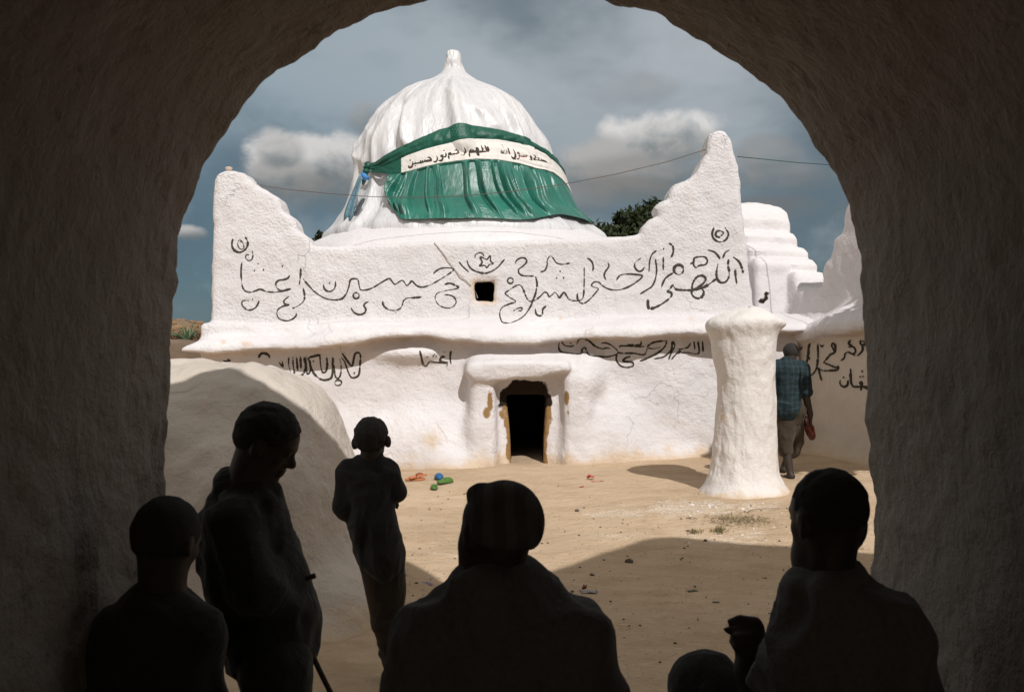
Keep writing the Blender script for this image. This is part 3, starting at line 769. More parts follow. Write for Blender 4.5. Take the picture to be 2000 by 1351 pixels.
# knot, blue tie and the dark tail at the left corner
v1, f1 = tube([P(716, 336, 13.15), P(716, 328, 13.05), P(718, 322, 13.05), P(720, 319, 13.08)], [.03, .045, .05, .03], 10)
v2, f2 = tube([P(721, 333, 13.12), P(714, 335, 13.0), P(709, 336, 13.0)], [.03, .04, .02], 10)
link('knot', pymesh('knot', *merge([(v1, f1), (v2, f2)])), M['green_plain'], ban)
v1, f1 = tube([P(716, 334, 13.05), P(714, 345, 12.99), P(711, 353, 12.98), P(709, 361, 13.0)], [.02, .035, .03, .015], 8)
link('tail', pymesh('tail', v1, f1), M['green_plain'], ban)
v1, f1 = tube([P(707, 338, 13.0), P(711, 343, 12.93), P(713, 347, 12.92), P(720, 349, 12.95)], [.015, .035, .04, .02], 10)
v2, f2 = tube([P(711, 343, 12.93), P(714, 350, 12.92), P(718, 347, 12.95)], [.02, .03, .02], 8)
link('tie', pymesh('tie', *merge([(v1, f1), (v2, f2)])), simple('blue_cloth', (.06, .20, .48), .6, 40, .3), ban)
# patterned blue net hanging down the left flank of the dome
netm = simple('blue_patterned_cloth', (.14, .26, .33), .8, 26, .75)
rows = []
for (y, l, r) in [(338, 704, 711), (350, 698, 706), (365, 692, 701), (380, 686, 697), (392, 681, 693), (405, 676, 691), (418, 672, 688), (430, 671, 684)]:
    rows.append([P(l+(r-l)*t, y, 13.55-.25*t+.03*math.sin(t*9+y)) for t in np.linspace(0, 1, 9)])
V = np.array([[tuple(p) for p in r] for r in rows]).reshape(-1, 3)
o = link('scarf', npmesh('scarf', V, grid_faces(8, 9)), netm); so_ = o.modifiers.new('thickness', 'SOLIDIFY'); so_.thickness = .012
tag(o, 'narrow blue patterned scarf hanging from the banner knot down the left side of the dome', 'scarf')

# ---------------------------------------------------------------- painted strokes laid on a surface
def ribbon(strokes, org, scl, wpx, bvh, name, m, parent, lift=.004, jit=.45, both=False):
    V = []; Fq = []
    rr_ = random.Random(len(strokes)*7+int(org[0]))
    for st in strokes:
        wk = 1.0
        if isinstance(st[0], (int, float)): wk = st[0]; st = st[1:]
        if len(st) == 1:                                    # a dot
            u, v = st[0]; st = [(u-4*scl/3.3, v), (u, v-1), (u+4*scl/3.3, v+1)]; wk *= 1.9
        pp = catmull([(org[0]+u/scl, org[1]+v/scl) for u, v in st], 1.3)
        pts = []
        for p in pp:
            d = Vector(((p.x-CX0)/FPX, 1, (HY-p.y)/FPX)).normalized()
            h = bvh.ray_cast(Vector((0, 0, CAMZ)), d)
            if h[0] is None: continue
            n = h[1]; n = n if n.dot(d) < 0 else -n
            n = (n*.4 - d*.6).normalized()
            pts.append((h[0], n))
        if len(pts) < 2: continue
        base = len(V); k = len(pts); ph = rr_.random()*50
        for i, (p, n) in enumerate(pts):
            t = pts[min(i+1, k-1)][0]-pts[max(i-1, 0)][0]
            if t.length < 1e-6: t = Vector((1, 0, 0))
            b = t.cross(n).normalized()
            e = min(1, .45+min(i, k-1-i)*.22)
            wv = wpx*wk*.5*p.y/FPX*e*(1+jit*float(vnoise(ph+i*.11, ph, 0))+.30*float(vnoise(ph+i*.55, ph, 7)))*(.35 if float(vnoise(ph+i*.19, ph, 3)) > .62 else 1)
            V += [tuple(p+b*wv+n*lift*.5), tuple(p+b*wv*.5+n*lift*1.4), tuple(p-b*wv*.5+n*lift*1.4), tuple(p-b*wv+n*lift*.5)]
        for i in range(k-1):
            for j in range(3): Fq.append((base+i*4+j, base+i*4+j+1, base+i*4+4+j+1, base+i*4+4+j))
    return link(name, pymesh(name, V, Fq), m, parent)
A_ = ((400, 430), 3.448); B_ = ((880, 430), 3.226); C_ = ((340, 640), 3.125); D_ = ((1060, 600), 3.03); E_ = ((1480, 640), 4.22)
def circ(x, y, r, n=12): return [(x+r*math.cos(i*6.2832/n), y+r*math.sin(i*6.2832/n)) for i in range(n)] + [(x+r, y)]
UL = [[1.25,(190,125),(183,160),(190,190),(215,212),(245,215),(275,195),(290,165),(285,135),(272,112)], [.8,(243,128),(226,142),(222,165),(235,190),(255,195),(264,180),(258,155),(243,138),(240,150)],
 [.8,(320,205),(325,235),(318,262),(300,273),(280,262),(275,245),(285,232),(300,235)], [(359,295)], [(335,340)], [1.3,(395,335)], [(523,311)],
 [(250,285),(245,340),(247,400),(255,450),(275,478),(310,485),(345,475),(375,465),(410,478),(460,485),(510,480),(580,462)], [(572,370),(560,390),(535,400),(500,405),(482,420),(480,440),(495,465),(520,475),(545,470)],
 [(647,322),(645,370),(637,435)], [(663,395),(700,440),(750,490),(810,525),(870,537),(920,530),(950,500),(970,450),(980,405),(1000,395),(1030,400),(1040,440),(1050,468),(1085,470),(1130,455),(1190,420),(1240,393),(1260,410),(1280,432),(1310,415),(1330,405),(1345,420),(1360,440),(1380,425),(1395,410),(1415,430),(1440,447),(1475,450),(1530,430),(1600,390),(1660,350),(1675,330),(1640,322),(1590,325),(1555,345),(1540,360)],
 [(662,458),(672,500),(668,540),(640,570),(590,595)], [(800,432),(803,455),(820,475),(845,480),(870,465),(880,440),(880,410)], [(840,425)], circ(1020,508,20),
 [(985,590),(1005,620),(1040,636),(1075,625),(1085,600),(1072,575),(1082,558),(1105,548)], [(1197,545),(1205,575),(1235,600),(1280,607),(1315,595),(1330,570),(1340,540),(1365,525),(1410,522),(1460,517)], [.5,(1378,540),(1377,552)], [.5,(1288,615),(1287,630)],
 [(1615,432),(1650,425),(1690,440),(1710,455),(1680,465),(1620,475),(1570,490),(1552,515),(1560,550),(1590,580),(1640,592),(1675,580),(1693,550),(1680,520),(1650,505),(1615,502)],
 [(568,513),(545,530),(532,550),(545,565),(572,570)], [(572,570),(530,578),(495,600),(486,630),(500,660),(540,677),(580,672),(612,648),(618,625)], [(300,540),(265,540),(250,555),(258,580),(285,602),(315,603),(345,585),(362,555),(365,540)], [(322,533)]]
EM = [[(1712,280),(1740,315),(1780,350)], [(1765,270),(1780,310),(1815,340),(1880,357),(1930,345),(1975,315),(2000,285),(2020,262)], [.8,(1820,255),(1822,235),(1845,220),(1870,225),(1880,245)], [.9,(1885,258),(1900,265),(1922,240),(1925,275),(1943,293),(1915,300),(1900,322),(1885,305),(1850,308),(1868,285),(1855,250),(1885,258)]]
UR = [[(405,275),(420,250),(450,237),(475,245),(478,265),(455,290),(430,310),(432,335),(460,350),(525,353)], [(535,355),(545,400),(538,450),(525,490),(505,512),(480,490),(460,440),(440,410),(415,412),(370,440),(345,460),(365,480),(410,512),(370,528),(325,550),(310,585),(315,620),(330,645),(370,648),(420,632),(465,600),(500,550),(520,510),(540,500),(565,480),(590,455),(610,460),(620,482),(640,470),(655,455),(668,462),(685,488),(700,470),(715,455),(730,475),(750,500),(790,508),(825,500),(838,470),(842,380),(842,298)],
 circ(377,381,18), [.8,(405,565),(425,555),(450,552),(445,570),(425,568)], [(400,570)], [(533,558),(540,590),(560,603),(578,595),(582,560),(603,540)], [(565,328),(595,315),(608,285),(610,250),(630,225),(650,245),(670,270),(705,278),(752,270)], [(690,323)], [(668,365)], [(712,365)],
 [(860,238),(885,255),(898,285),(897,320)], [(798,460),(802,500),(830,525),(870,505),(920,450),(930,430),(900,420),(887,410),(905,390),(935,392),(960,415),(1000,435),(1050,440),(1110,425),(1170,390),(1208,352),(1160,342),(1100,340),(1065,350),(1045,378)], [(990,268),(998,290),(975,325),(968,350),(978,375)], [(1200,240),(1165,265),(1160,295),(1180,320),(1205,318),(1225,290)],
 [(1298,190),(1270,215),(1255,255),(1250,325)], [1.1,(1290,245),(1298,310),(1290,370),(1270,415),(1235,440),(1195,465)], [(1340,230),(1340,315)], [1.2,(1342,182)], [1.1,(1375,143),(1400,165),(1402,205),(1385,240)], [1.5]+circ(1437,312,30), [1.1,(1405,330),(1360,360),(1340,390),(1328,425)],
 [1.8,(1243,500),(1245,545),(1260,557),(1300,545),(1350,515),(1390,480),(1388,455),(1368,450),(1385,430),(1400,410),(1420,435),(1460,440),(1520,440),(1570,430),(1610,415),(1660,380),(1685,360)], [1.5,(1520,440),(1525,400),(1550,360),(1585,350),(1607,370),(1590,400),(1550,430),(1520,445),(1525,475),(1555,493),(1585,480),(1595,450),(1580,430)],
 [1.5,(1685,275),(1675,330),(1680,370),(1700,392),(1730,390),(1750,365),(1755,330),(1748,285),(1752,245)], [1.7,(1793,305),(1795,350),(1803,400)], [1.8,(1780,232),(1815,260),(1832,295),(1843,332)], [1.2,(1620,188),(1660,200),(1685,225),(1697,245)], [1.2,(1760,187),(1730,205),(1715,240)], [1.3,(1510,275),(1530,265),(1535,240),(1560,232),(1600,232),(1618,255),(1605,280),(1570,285),(1545,298),(1530,280),(1535,262)]]
RD = [[1.3,(1660,45),(1648,85),(1660,120),(1700,138),(1735,122),(1750,85),(1728,45)], [1.1,(1705,68),(1678,70),(1670,95),(1690,108),(1708,95),(1720,80),(1705,70)]]
LL = [[(1025,155),(1050,190),(1075,225),(1088,232),(1095,200),(1105,160),(1125,152),(1138,170),(1135,230),(1128,285),(1105,303),(1080,300),(1060,260),(1040,205),(1020,180)], [(1100,278)], [(970,180),(975,240),(985,295),(1000,308),(1015,290),(1020,240),(1012,190)], [.8,(980,330),(1000,318),(1022,328),(1015,348),(990,350),(980,335)],
 [(890,168),(895,230),(905,268),(925,268),(935,230),(932,180)], [(828,195),(835,240),(860,285),(900,315),(940,315),(965,290),(968,180)], [(895,165),(860,172),(822,185),(825,215)], [(850,205)], [(700,180),(700,230),(712,272)], [(725,175),(728,230),(745,298),(790,280),(800,240),(795,180)], [(748,180),(755,260)], [(772,175),(775,250)], [(805,170),(812,275),(832,265),(830,220)],
 [1.2,(515,185),(530,160),(550,155),(575,165),(585,185)], [(640,210),(665,240)], [(660,205),(668,240)], [.8,(150,200),(155,240)], [.8,(170,200),(175,235)], [.8,(200,220),(230,215),(260,218)], [.8,(300,200),(320,205),(345,195)], [.8,(325,190),(345,205)]]
AG = [[(1690,140),(1685,180),(1690,220)], [(1655,175),(1630,180),(1625,200),(1650,212),(1672,210)], [(1665,210),(1600,210),(1560,205),(1540,232),(1520,220),(1510,180),(1500,140)], [.8,(1545,178)], [.8,(1590,163)], [.8,(1582,173)], [.8,(1600,173)], [.8,(1650,148)], [.6,(1667,215),(1666,235)]]
LR = [[(98,205),(95,240),(110,265),(160,272),(225,275),(232,250),(250,240),(262,262),(275,282),(340,292),(400,290),(445,270),(420,235),(380,212),(345,212)], [(200,220),(215,190),(240,185),(275,200),(310,230),(350,245),(380,240),(400,245)], [.8,(110,200),(130,225),(165,232),(185,225)], [.7,(165,213)], [.8,(240,268)], [.8,(255,268)],
 [(450,235),(470,228),(540,232),(600,232)], [(440,265),(470,272),(540,272),(600,280),(620,240)], [(440,275),(435,310),(460,345),(500,355),(535,345),(530,325),(500,322),(475,318),(490,300),(520,290)], [(580,200),(575,222),(500,222)], [(615,235),(650,210),(700,200),(735,200)], [(620,240),(660,245),(700,235)], [1.2,(575,318),(620,300),(680,270),(720,235),(735,200)], [(660,305),(720,290),(760,250),(765,200)], [(745,310),(760,270),(780,230),(770,200)], [(760,310),(800,265),(815,262),(800,275)], [(800,250),(830,245),(860,235),(875,210)], [(820,270),(860,268),(900,275),(925,265),(918,200)], [(945,200),(948,262)], [(895,200),(900,250)]]
ribbon(UL, *A_, 3.1, bvh_shrine, 'painted_writing', M['paint'], shrine)['label'] = 'thin black writing across the left half of the upper wall'
ribbon(EM, *A_, 3.1, bvh_shrine, 'painted_emblem', M['paint'], shrine)['label'] = 'crescent and star emblem above the little window'
ribbon(UR, *B_, 3.0, bvh_shrine, 'painted_writing', M['paint'], shrine)['label'] = 'black writing across the right half of the upper wall'
ribbon(RD, *B_, 3.1, bvh_shrine, 'painted_roundel', M['paint'], shrine)
ribbon(LL[:13], *C_, 3.7, bvh_shrine, 'painted_writing', M['paint'], shrine)['label'] = 'outlined writing under the left half of the cornice'
ribbon(LL[13:14], *C_, 3.7, bvh_shrine, 'painted_writing', M['paint'], shrine)['label'] = 'arched stroke showing above the mound'
ribbon(LL[14:16], *C_, 3.7, bvh_shrine, 'painted_writing', M['paint'], shrine)['label'] = 'two short ticks beside the mound top'
ribbon(LL[16:], *C_, 3.7, bvh_shrine, 'painted_writing', M['paint'], shrine)['label'] = 'shaded writing at the far left end under the cornice'
ribbon(AG, *C_, 3.7, bvh_shrine, 'painted_writing', M['paint'], shrine)['label'] = 'small word under the cornice left of the door'
ribbon(LR, *D_, 3.2, bvh_shrine, 'painted_writing', M['paint'], shrine)['label'] = 'outlined writing under the right end of the cornice'
# hanging cord from the parapet to the little window
cordp = [(848, 474), (864, 492), (880, 515), (898, 538), (919, 556), (929, 571), (933, 582)]
pts = []
for a, b in cordp:
    d = Vector(((a-CX0)/FPX, 1, (HY-b)/FPX)).normalized(); h = bvh_shrine.ray_cast(Vector((0, 0, CAMZ)), d)
    pts.append((h[0] if h[0] and h[0].y < 12.3 else Vector(d*(12.1/d.y))+Vector((0, 0, CAMZ))) - d*.02)
o = link('cord', pymesh('cord', *tube(pts, .0055, 6)), simple('pale_cord', (.42, .36, .30), .8)); tag(o, 'thin pale cord running down the upper wall into the small square window', 'cord')
# lettering on the banner
me_b = band.data; Vb = np.array([v.co[:] for v in me_b.vertices]); Fb = [tuple(p.vertices) for p in me_b.polygons]
bvh_band = BVHTree.FromPolygons([tuple(v) for v in Vb], Fb)
G_ = ((780, 260), 10.0); H_ = ((940, 260), 11.11)
T1 = [[(1715,260),(1725,320),(1728,375)], [(1665,240),(1690,320),(1695,365),(1600,375),(1500,380),(1380,385)], [(1590,240),(1615,310),(1620,365)], [.9,(1500,280),(1525,310),(1530,350),(1500,355),(1495,320),(1500,285)], [(1530,385),(1555,410),(1545,445),(1520,430),(1505,385)], [(1410,320),(1385,335),(1370,380),(1400,375),(1440,360),(1420,325)], [(1365,385),(1368,430),(1375,470)],
 [(1265,280),(1290,340),(1300,400)], [(1250,340),(1275,390),(1265,430),(1230,440),(1195,420)], [(1075,350),(1110,335),(1145,365),(1160,395),(1100,410),(1000,425),(960,440)], [(985,380),(1005,395),(1000,420),(965,420),(975,385)], [(955,440),(965,480),(975,515)],
 [(865,345)], [(900,390),(915,440),(900,470),(840,480)], [(830,425),(815,450),(835,470),(850,455),(835,425)], [(848,465),(845,520),(810,550),(765,540)], [(730,450),(745,500),(735,550),(700,572),(665,555)],
 [(550,485),(580,480),(615,510),(630,545),(560,555),(500,565),(430,585),(330,605),(270,620)], [(495,520),(500,560)], [(455,530),(460,575)], [(420,535),(425,580)], [(310,565),(315,605)], [(300,650),(325,638)], [(255,560),(270,620),(255,665),(215,682),(185,665),(190,630)], [(215,540)]]
T2 = [[(440,255),(455,275)], [.8,(470,320),(480,300)], [(570,325),(590,400),(605,460)], [(535,350),(555,440),(520,450),(485,450),(430,440)], [(490,360),(510,440)], [(440,370),(425,420),(440,445),(470,430),(455,395)], [(680,345),(715,430),(725,510),(700,560),(665,545),(650,500)],
 [(790,415),(775,440),(800,460),(815,440),(795,415)], [(812,450),(825,510),(805,565),(765,555)], [(800,500),(870,515),(960,520),(990,500)], [(905,480),(910,515)], [(940,470),(950,515)], [(975,470),(985,500)], [(1060,490),(1080,540),(1070,595),(1035,580)], [(1130,480),(1160,500),(1150,550),(1125,570),(1200,590),(1290,600),(1380,630),(1430,640)], [(1210,545),(1240,550),(1230,590)], [(1270,545),(1300,565),(1290,600)], [(1350,590),(1365,625)], [.8,(1480,640),(1520,660)]]
ribbon(T1, (781.1, 262.2), 10.0, 4.8, bvh_band, 'lettering_shadow', M['redpaint'], ban, lift=.003)
ribbon(T2, (941.0, 262.0), 11.11, 4.0, bvh_band, 'lettering_shadow', M['redpaint'], ban, lift=.003)
ribbon(T1, *G_, 5.2, bvh_band, 'lettering', M['paint'], ban, lift=.006)
ribbon(T2, *H_, 4.3, bvh_band, 'lettering', M['paint'], ban, lift=.006)

# ---------------------------------------------------------------- free-standing column
COLM = [(598, 1464, 1472), (601, 1448, 1486), (606, 1432, 1498), (612, 1415, 1508), (619, 1397, 1518), (626, 1385, 1526), (633, 1381, 1527), (641, 1382, 1524), (650, 1386, 1520), (662, 1391, 1517), (690, 1394, 1516), (720, 1400, 1515), (750, 1403, 1514), (780, 1404, 1516), (820, 1400, 1517), (860, 1396, 1518), (900, 1391, 1520), (925, 1387, 1524), (942, 1382, 1531), (955, 1374, 1540), (966, 1364, 1552), (974, 1356, 1562), (990, 1346, 1574)]
gc = ground_hit(1458, 968); YCOL = gc.y + .30
zz, cx, rr = lathe(COLM, YCOL-.05, zstep=.018)
th = np.linspace(0, 2*math.pi, 260, endpoint=False)
TH, ZI = np.meshgrid(th, np.arange(len(zz)), indexing='ij'); s_, c_ = np.sin(TH), np.cos(TH); r0 = rr[ZI]; Zv = zz[ZI]
n1 = fbm(s_*.7, c_*.7, Zv*1.6, 2.0, 2)*.9; n2 = fbm(s_*.5+3, c_*.5, Zv*.8, 9, 3); n3 = ridged(vnoise(s_*4+n1, c_*4, Zv*7+n1*2))
lip = np.exp(-((Zv-(CAMZ+68*YCOL/FPX))/.05)**2)
rn = r0*(1+.03*n1) + np.minimum(r0, .3)*(.026*n2+.012*n3) + .05*lip*np.exp(-((TH-1.25)/.35)**2)
V = np.stack([cx[ZI]+rn*s_, YCOL-rn*c_*.98, Zv+.01*n1], -1).reshape(-1, 3)
V[:, 2] = np.where(ZI.ravel() == len(zz)-1, V[:, 2]-.2, V[:, 2])
me = npmesh('plaster_column', V, grid_faces(260, len(zz), True)); me.flip_normals()
hh = V[:, 2]-gz(V[:, 0], V[:, 1])
oc = .9*np.exp(-np.clip(hh, 0, 9)/.035)+.25*np.exp(-np.clip(hh, 0, 9)/.2)*(fbm(V[:, 0], V[:, 1], V[:, 2], 6, 2) > .1)
wp = .9*np.exp(-((V[:, 0]/V[:, 1]*FPX+CX0-1411)/6)**2-((HY-(V[:, 2]-CAMZ)/V[:, 1]*FPX-812)/14)**2)*(V[:, 1] < YCOL)
setattr_col(me, 'stain', np.stack([np.clip(oc+.8*wp, 0, 1), 0*oc, .5*wp], 1))
o = link('plaster_column', me, M['col']); tag(o, 'stout lumpy whitewashed column with a flared cap standing alone in the courtyard', 'column')

# ---------------------------------------------------------------- courtyard wall on the right, running towards the viewer
WA = Vector((3.45, 12.2, 0)); WD = Vector((.33, -.944, 0)).normalized(); WN = Vector((-WD.y*-1, -WD.x, 0))
WN = Vector((WD.y, -WD.x, 0))                         # points to the left, into the courtyard
F = Field((-1.9, -.85, -.3), (6.7, .62, 4.1), .035)   # (along, leftwards, up)
F.box((-1.0, -.62, -.5), (6.6, .10, 1.85), .05, .05)
F.extrude([(-.5, -.3), (6.6, -.3), (6.6, .45), (5, .42), (3, .46), (1.5, .42), (.6, .44), (-.5, .40)], 0, 2, -.3, .22, r=.1, k=.22)
ev_t = [-.6, -.2, .2, .55, .75, .95, 1.3, 1.8, 3, 6.6]
ev_b = [1.70, 1.71, 1.74, 1.76, 1.78, 1.80, 1.82, 1.85, 1.86, 1.86]
ev_p = [.12, .16, .20, .24, .30, .33, .34, .33, .34, .33]
def eave(T, Nn, Z):
    b = np.interp(T, ev_t, ev_b).astype(np.float32)+.03*vnoise(T*2.3, 0, 5); p = np.interp(T, ev_t, ev_p).astype(np.float32)
    df = Nn-p; db = b-Z+.12*np.clip(p-Nn, 0, .5)*-1; dt = (Z-(b+.16)-.42*(p-Nn))/1.08
    h = lambda p_, q_, k_: np.maximum(p_, q_)+(np.maximum(k_-np.abs(p_-q_), 0)/k_)**2*k_*.25
    return h(h(h(df, db, .1), dt, .14), np.maximum(-.6-Nn, T*0-9), .05)
F.op(eave, (-.7, -.6, 1.5), (6.6, .4, 2.5), .06)
PRO = [(-1.75, 1.8), (-1.7, 3.55), (-1.3, 3.62), (-1.08, 3.58), (-.93, 3.48), (-.85, 3.34), (-.86, 3.20), (-.74, 3.18), (-.64, 3.10), (-.66, 2.99), (-.54, 2.98), (-.44, 2.89), (-.46, 2.80), (-.35, 2.79), (-.26, 2.70), (-.28, 2.62), (-.14, 2.62), (-.08, 2.52), (-.06, 2.42), (.1, 2.40), (.36, 2.37), (.41, 2.42), (.43, 2.56), (.49, 2.66), (.565, 2.72), (.60, 2.82), (.62, 2.92), (.74, 2.99), (.775, 3.1), (.80, 3.25), (1.0, 3.52), (1.3, 3.66), (1.4, 3.3), (1.62, 3.2), (1.68, 2.95), (1.9, 2.85), (1.97, 2.6), (2.3, 2.48), (4, 2.42), (6.6, 2.42), (6.6, 1.8)]
F.extrude(PRO, 0, 2, -.55, -.08, r=.07, k=.10, shift=lambda T, Nn, Z: -.04*(Z-2.2))
F.extrude([q for q in PRO if q[0] < -.2]+[(-.25, 1.8)], 0, 2, -.55, .34, r=.07, k=.04)
F.noise(lambda x, y, z: .022*fbm(x, y, z, 1.9, 2)+.010*fbm(x, y, z, 6, 2)+.006*fbm(x, y, z, 14, 1))
V, Fq = F.nets()
cen = V[Fq].mean(1)
eb = np.interp(cen[:, 0], ev_t, ev_b)
lab = np.where(cen[:, 2] < eb-.01, 0, np.where((cen[:, 1] > -.07) & (cen[:, 2] < eb+.42), 1, np.where((cen[:, 0] > .38) & (cen[:, 0] < 2.1) & (cen[:, 2] > 2.42), 3, np.where((cen[:, 0] < -.06) & (cen[:, 2] > 2.42), 4, 2))))
W = np.array(WA)[None, :] + V[:, :1]*np.array(WD)[None, :] + V[:, 1:2]*np.array(WN)[None, :]; W[:, 2] = V[:, 2]
Fq = Fq[:, ::-1] if np.cross(np.array(WD)[:2], np.array(WN)[:2]) < 0 else Fq
hh = W[:, 2]-gz(W[:, 0], W[:, 1])
oc = .85*np.exp(-np.clip(hh, 0, 9)/.2)+.4*sstep(.35, 0, np.abs(hh-1.5))*(fbm(W[:, 0], W[:, 1], W[:, 2], 2.5, 2) > -.1)*(V[:, 1] < .2)
pu = W[:, 0]/W[:, 1]*FPX+CX0; pv = HY-(W[:, 2]-CAMZ)/W[:, 1]*FPX
sp_ = 0*oc
for a, b, r in ((1486, 588, 5), (1497, 574, 5), (1496, 582, 5), (1490, 590, 4)): sp_ = np.maximum(sp_, 1.3*np.exp(-((pu-a)/r)**2-((pv-b)/r)**2))
cw = empty('courtyard_wall', tuple(WA), 'long shaded whitewashed wall at the right with a thick eave, stepped top and black names painted on it', 'wall')
co = split_parts(W, Fq, lab, {0: 'wall', 1: 'eave', 2: 'parapet', 3: 'corner_horn', 4: 'stepped_gable'}, cw, {0: M['court'], 1: M['plain'], 2: M['plain'], 3: M['plain'], 4: M['plain']}, np.stack([np.clip(oc, 0, 1), np.clip(sp_, 0, 1), 0*oc], 1))
bvh_w = BVHTree.FromPolygons([tuple(p) for p in W], [tuple(int(i) for i in f) for f in Fq])
RW = [[(430,125),(420,170),(415,220),(425,265)], [1.2,(425,185),(405,280),(400,350),(415,388),(440,390),(470,360),(490,310),(498,220),(495,125)], [(515,140),(530,155),(545,140)], [1.2,(640,205),(640,150),(620,130),(610,150),(635,200),(600,220),(565,260),(545,285),(590,305),(640,325),(665,320),(655,345),(600,352),(530,352),(505,335),(510,370),(520,410),(530,435)],
 [(765,100),(750,130),(775,150),(745,160)], [(770,145),(800,170),(805,200),(780,215),(745,200),(720,215),(715,245),(685,270)], [(850,100),(845,130),(870,140),(885,120),(860,108)], [(860,140),(865,180),(840,215),(820,230)], [(915,122),(880,150)], [(795,225)], [(900,185)], [1.2,(680,430),(680,465),(710,485),(740,470),(745,430)], [(708,408)], [1.2,(765,335),(770,440),(785,480),(820,485),(850,480),(840,455),(860,450),(850,515)], [1.2,(850,480),(890,490),(935,505),(945,480),(905,480)], [(860,360)], [(845,405)], [(868,402)], [(340,175),(360,170),(365,155)]]
ribbon(RW, *E_, 3.7, bvh_w, 'painted_writing', M['paint'], cw, lift=.012)

# ---------------------------------------------------------------- whitewashed mound at the left
F = Field((-4.1, 4.75, -.25), (-.35, 8.3, 1.75), .03)
def sup(X, Y, Z):
    rx = np.where(X < -1.78, 1.95, .80); 
    g = (np.abs((X+1.78)/rx)**2.5 + np.abs((Y-6.55)/1.25)**2.4 + np.abs(np.maximum(Z, -.3)/1.50)**2.5)
    return (g**(1/2.45)-1)*.8
F.op(sup, (-4.0, 5.0, -.3), (-.8, 8.0, 1.7), .05)
F.ell((-1.62, 5.62, -.02), (.86, .58, .18), .22)
F.ell((-1.02, 5.95, .0), (.20, .5, .28), .22)
F.noise(lambda x, y, z: .040*fbm(x, y, z, 1.3, 2)+.015*fbm(x, y, z, 5, 3)+.006*fbm(x, y, z, 13, 2))
V, Fq = F.nets()
hh = V[:, 2]-gz(V[:, 0], V[:, 1])
oc = .9*np.exp(-np.clip(hh, 0, 9)/.10)+.35*np.exp(-np.clip(hh, 0, 9)/.5)*(fbm(V[:, 0], V[:, 1], V[:, 2], 3, 3) > .05)+.3*(fbm(V[:, 0], V[:, 1], V[:, 2], 2.1, 3) > .62)
me = npmesh('tomb_mound', V, Fq); setattr_col(me, 'stain', np.stack([np.clip(oc, 0, 1), 0*oc, 0*oc], 1))
o = link('tomb_mound', me, M['mound']); tag(o, 'big rounded whitewashed tomb mound at the left, half in shade', 'mound')
bvh_mound = BVHTree.FromPolygons([tuple(p) for p in V], [tuple(int(i) for i in f) for f in Fq])

# ---------------------------------------------------------------- gateway we look out of: barrel passage, outer shell with horned parapet
YG = 2.75
gate = empty('gateway', (0, YG, 0), 'dark rough mud plaster gateway whose arched passage frames the whole view', 'gateway')
ARCH = [(318, 1900), (319, 1500), (320, 1200), (320, 1000), (321, 900), (322, 800), (325, 730), (329, 650), (336, 560), (345, 490), (350, 452), (357, 420), (368, 378), (383, 345), (402, 306), (418, 276), (440, 240), (470, 200), (500, 168), (532, 142), (562, 119), (600, 92), (640, 66), (680, 47), (722, 30), (760, 18), (800, 8), (850, -5), (930, -24), (1010, -32), (1090, -26), (1150, -14), (1205, 2), (1250, 12), (1292, 26), (1330, 46), (1382, 76), (1412, 100), (1440, 121), (1470, 143), (1500, 168), (1530, 196), (1560, 229), (1592, 272), (1612, 296), (1640, 338), (1655, 372), (1668, 408), (1680, 452), (1687, 500), (1690, 545), (1691, 600), (1693, 660), (1697, 720), (1702, 800), (1708, 880), (1711, 960), (1712, 1080), (1713, 1250), (1714, 1500), (1716, 1900)]
AXZ = [(P(a, b, YG-.055).x, P(a, b, YG-.055).z) for a, b in ARCH]
cv = catmull(AXZ, .0125); cv = np.array([(p.x, p.y) for p in cv])
tg = np.gradient(cv, axis=0); tg /= np.linalg.norm(tg, axis=1, keepdims=True)
nrm = np.stack([-tg[:, 1], tg[:, 0]], 1)              # outward from the opening
ys = np.concatenate([np.linspace(-3.75, .7, 38)[:-1], np.linspace(.7, 2.4, 100)[:-1], np.linspace(2.4, YG-.05, 34)])
lipa = np.linspace(0, math.pi/2, 8)[1:]
prof = [(y, 0.0) for y in ys] + [(YG-.05+.05*math.sin(a), .05*(1-math.cos(a))) for a in lipa] + [(YG, q) for q in np.linspace(.08, .7, 22)]
prof = np.array(prof); nS, nT_ = len(cv), len(prof)
Yv = np.repeat(prof[None, :, 0], nS, 0); off = np.repeat(prof[None, :, 1], nS, 0)
Xv = cv[:, None, 0]+nrm[:, None, 0]*off; Zv = cv[:, None, 1]+nrm[:, None, 1]*off
edge = np.exp(-((Yv-YG)/.10)**2)
dn = .013*fbm(Xv, Yv*.8, Zv, 1.7, 2) + .008*fbm(Xv, Yv*.7, Zv, 8, 3) + .0035*fbm(Xv, Yv, Zv, 34, 2) - edge*.010*fbm(Xv, Yv*.8, Zv, 1.7, 2) - edge*.002 + edge*.005*fbm(Xv, Yv*.3, Zv, 22, 3) - .004*edge*ridged(vnoise(Xv*7, 0, Zv*7))
inn = np.minimum(1, np.maximum(0, 1-off/.06))
Xv = Xv+nrm[:, None, 0]*dn*inn; Zv = Zv+nrm[:, None, 1]*dn*inn; Yv = Yv+(1-inn)*dn*.8
me = npmesh('passage', np.stack([Xv, Yv, Zv], -1).reshape(-1, 3), grid_faces(nS, nT_))
link('passage', me, M['passage'], gate)
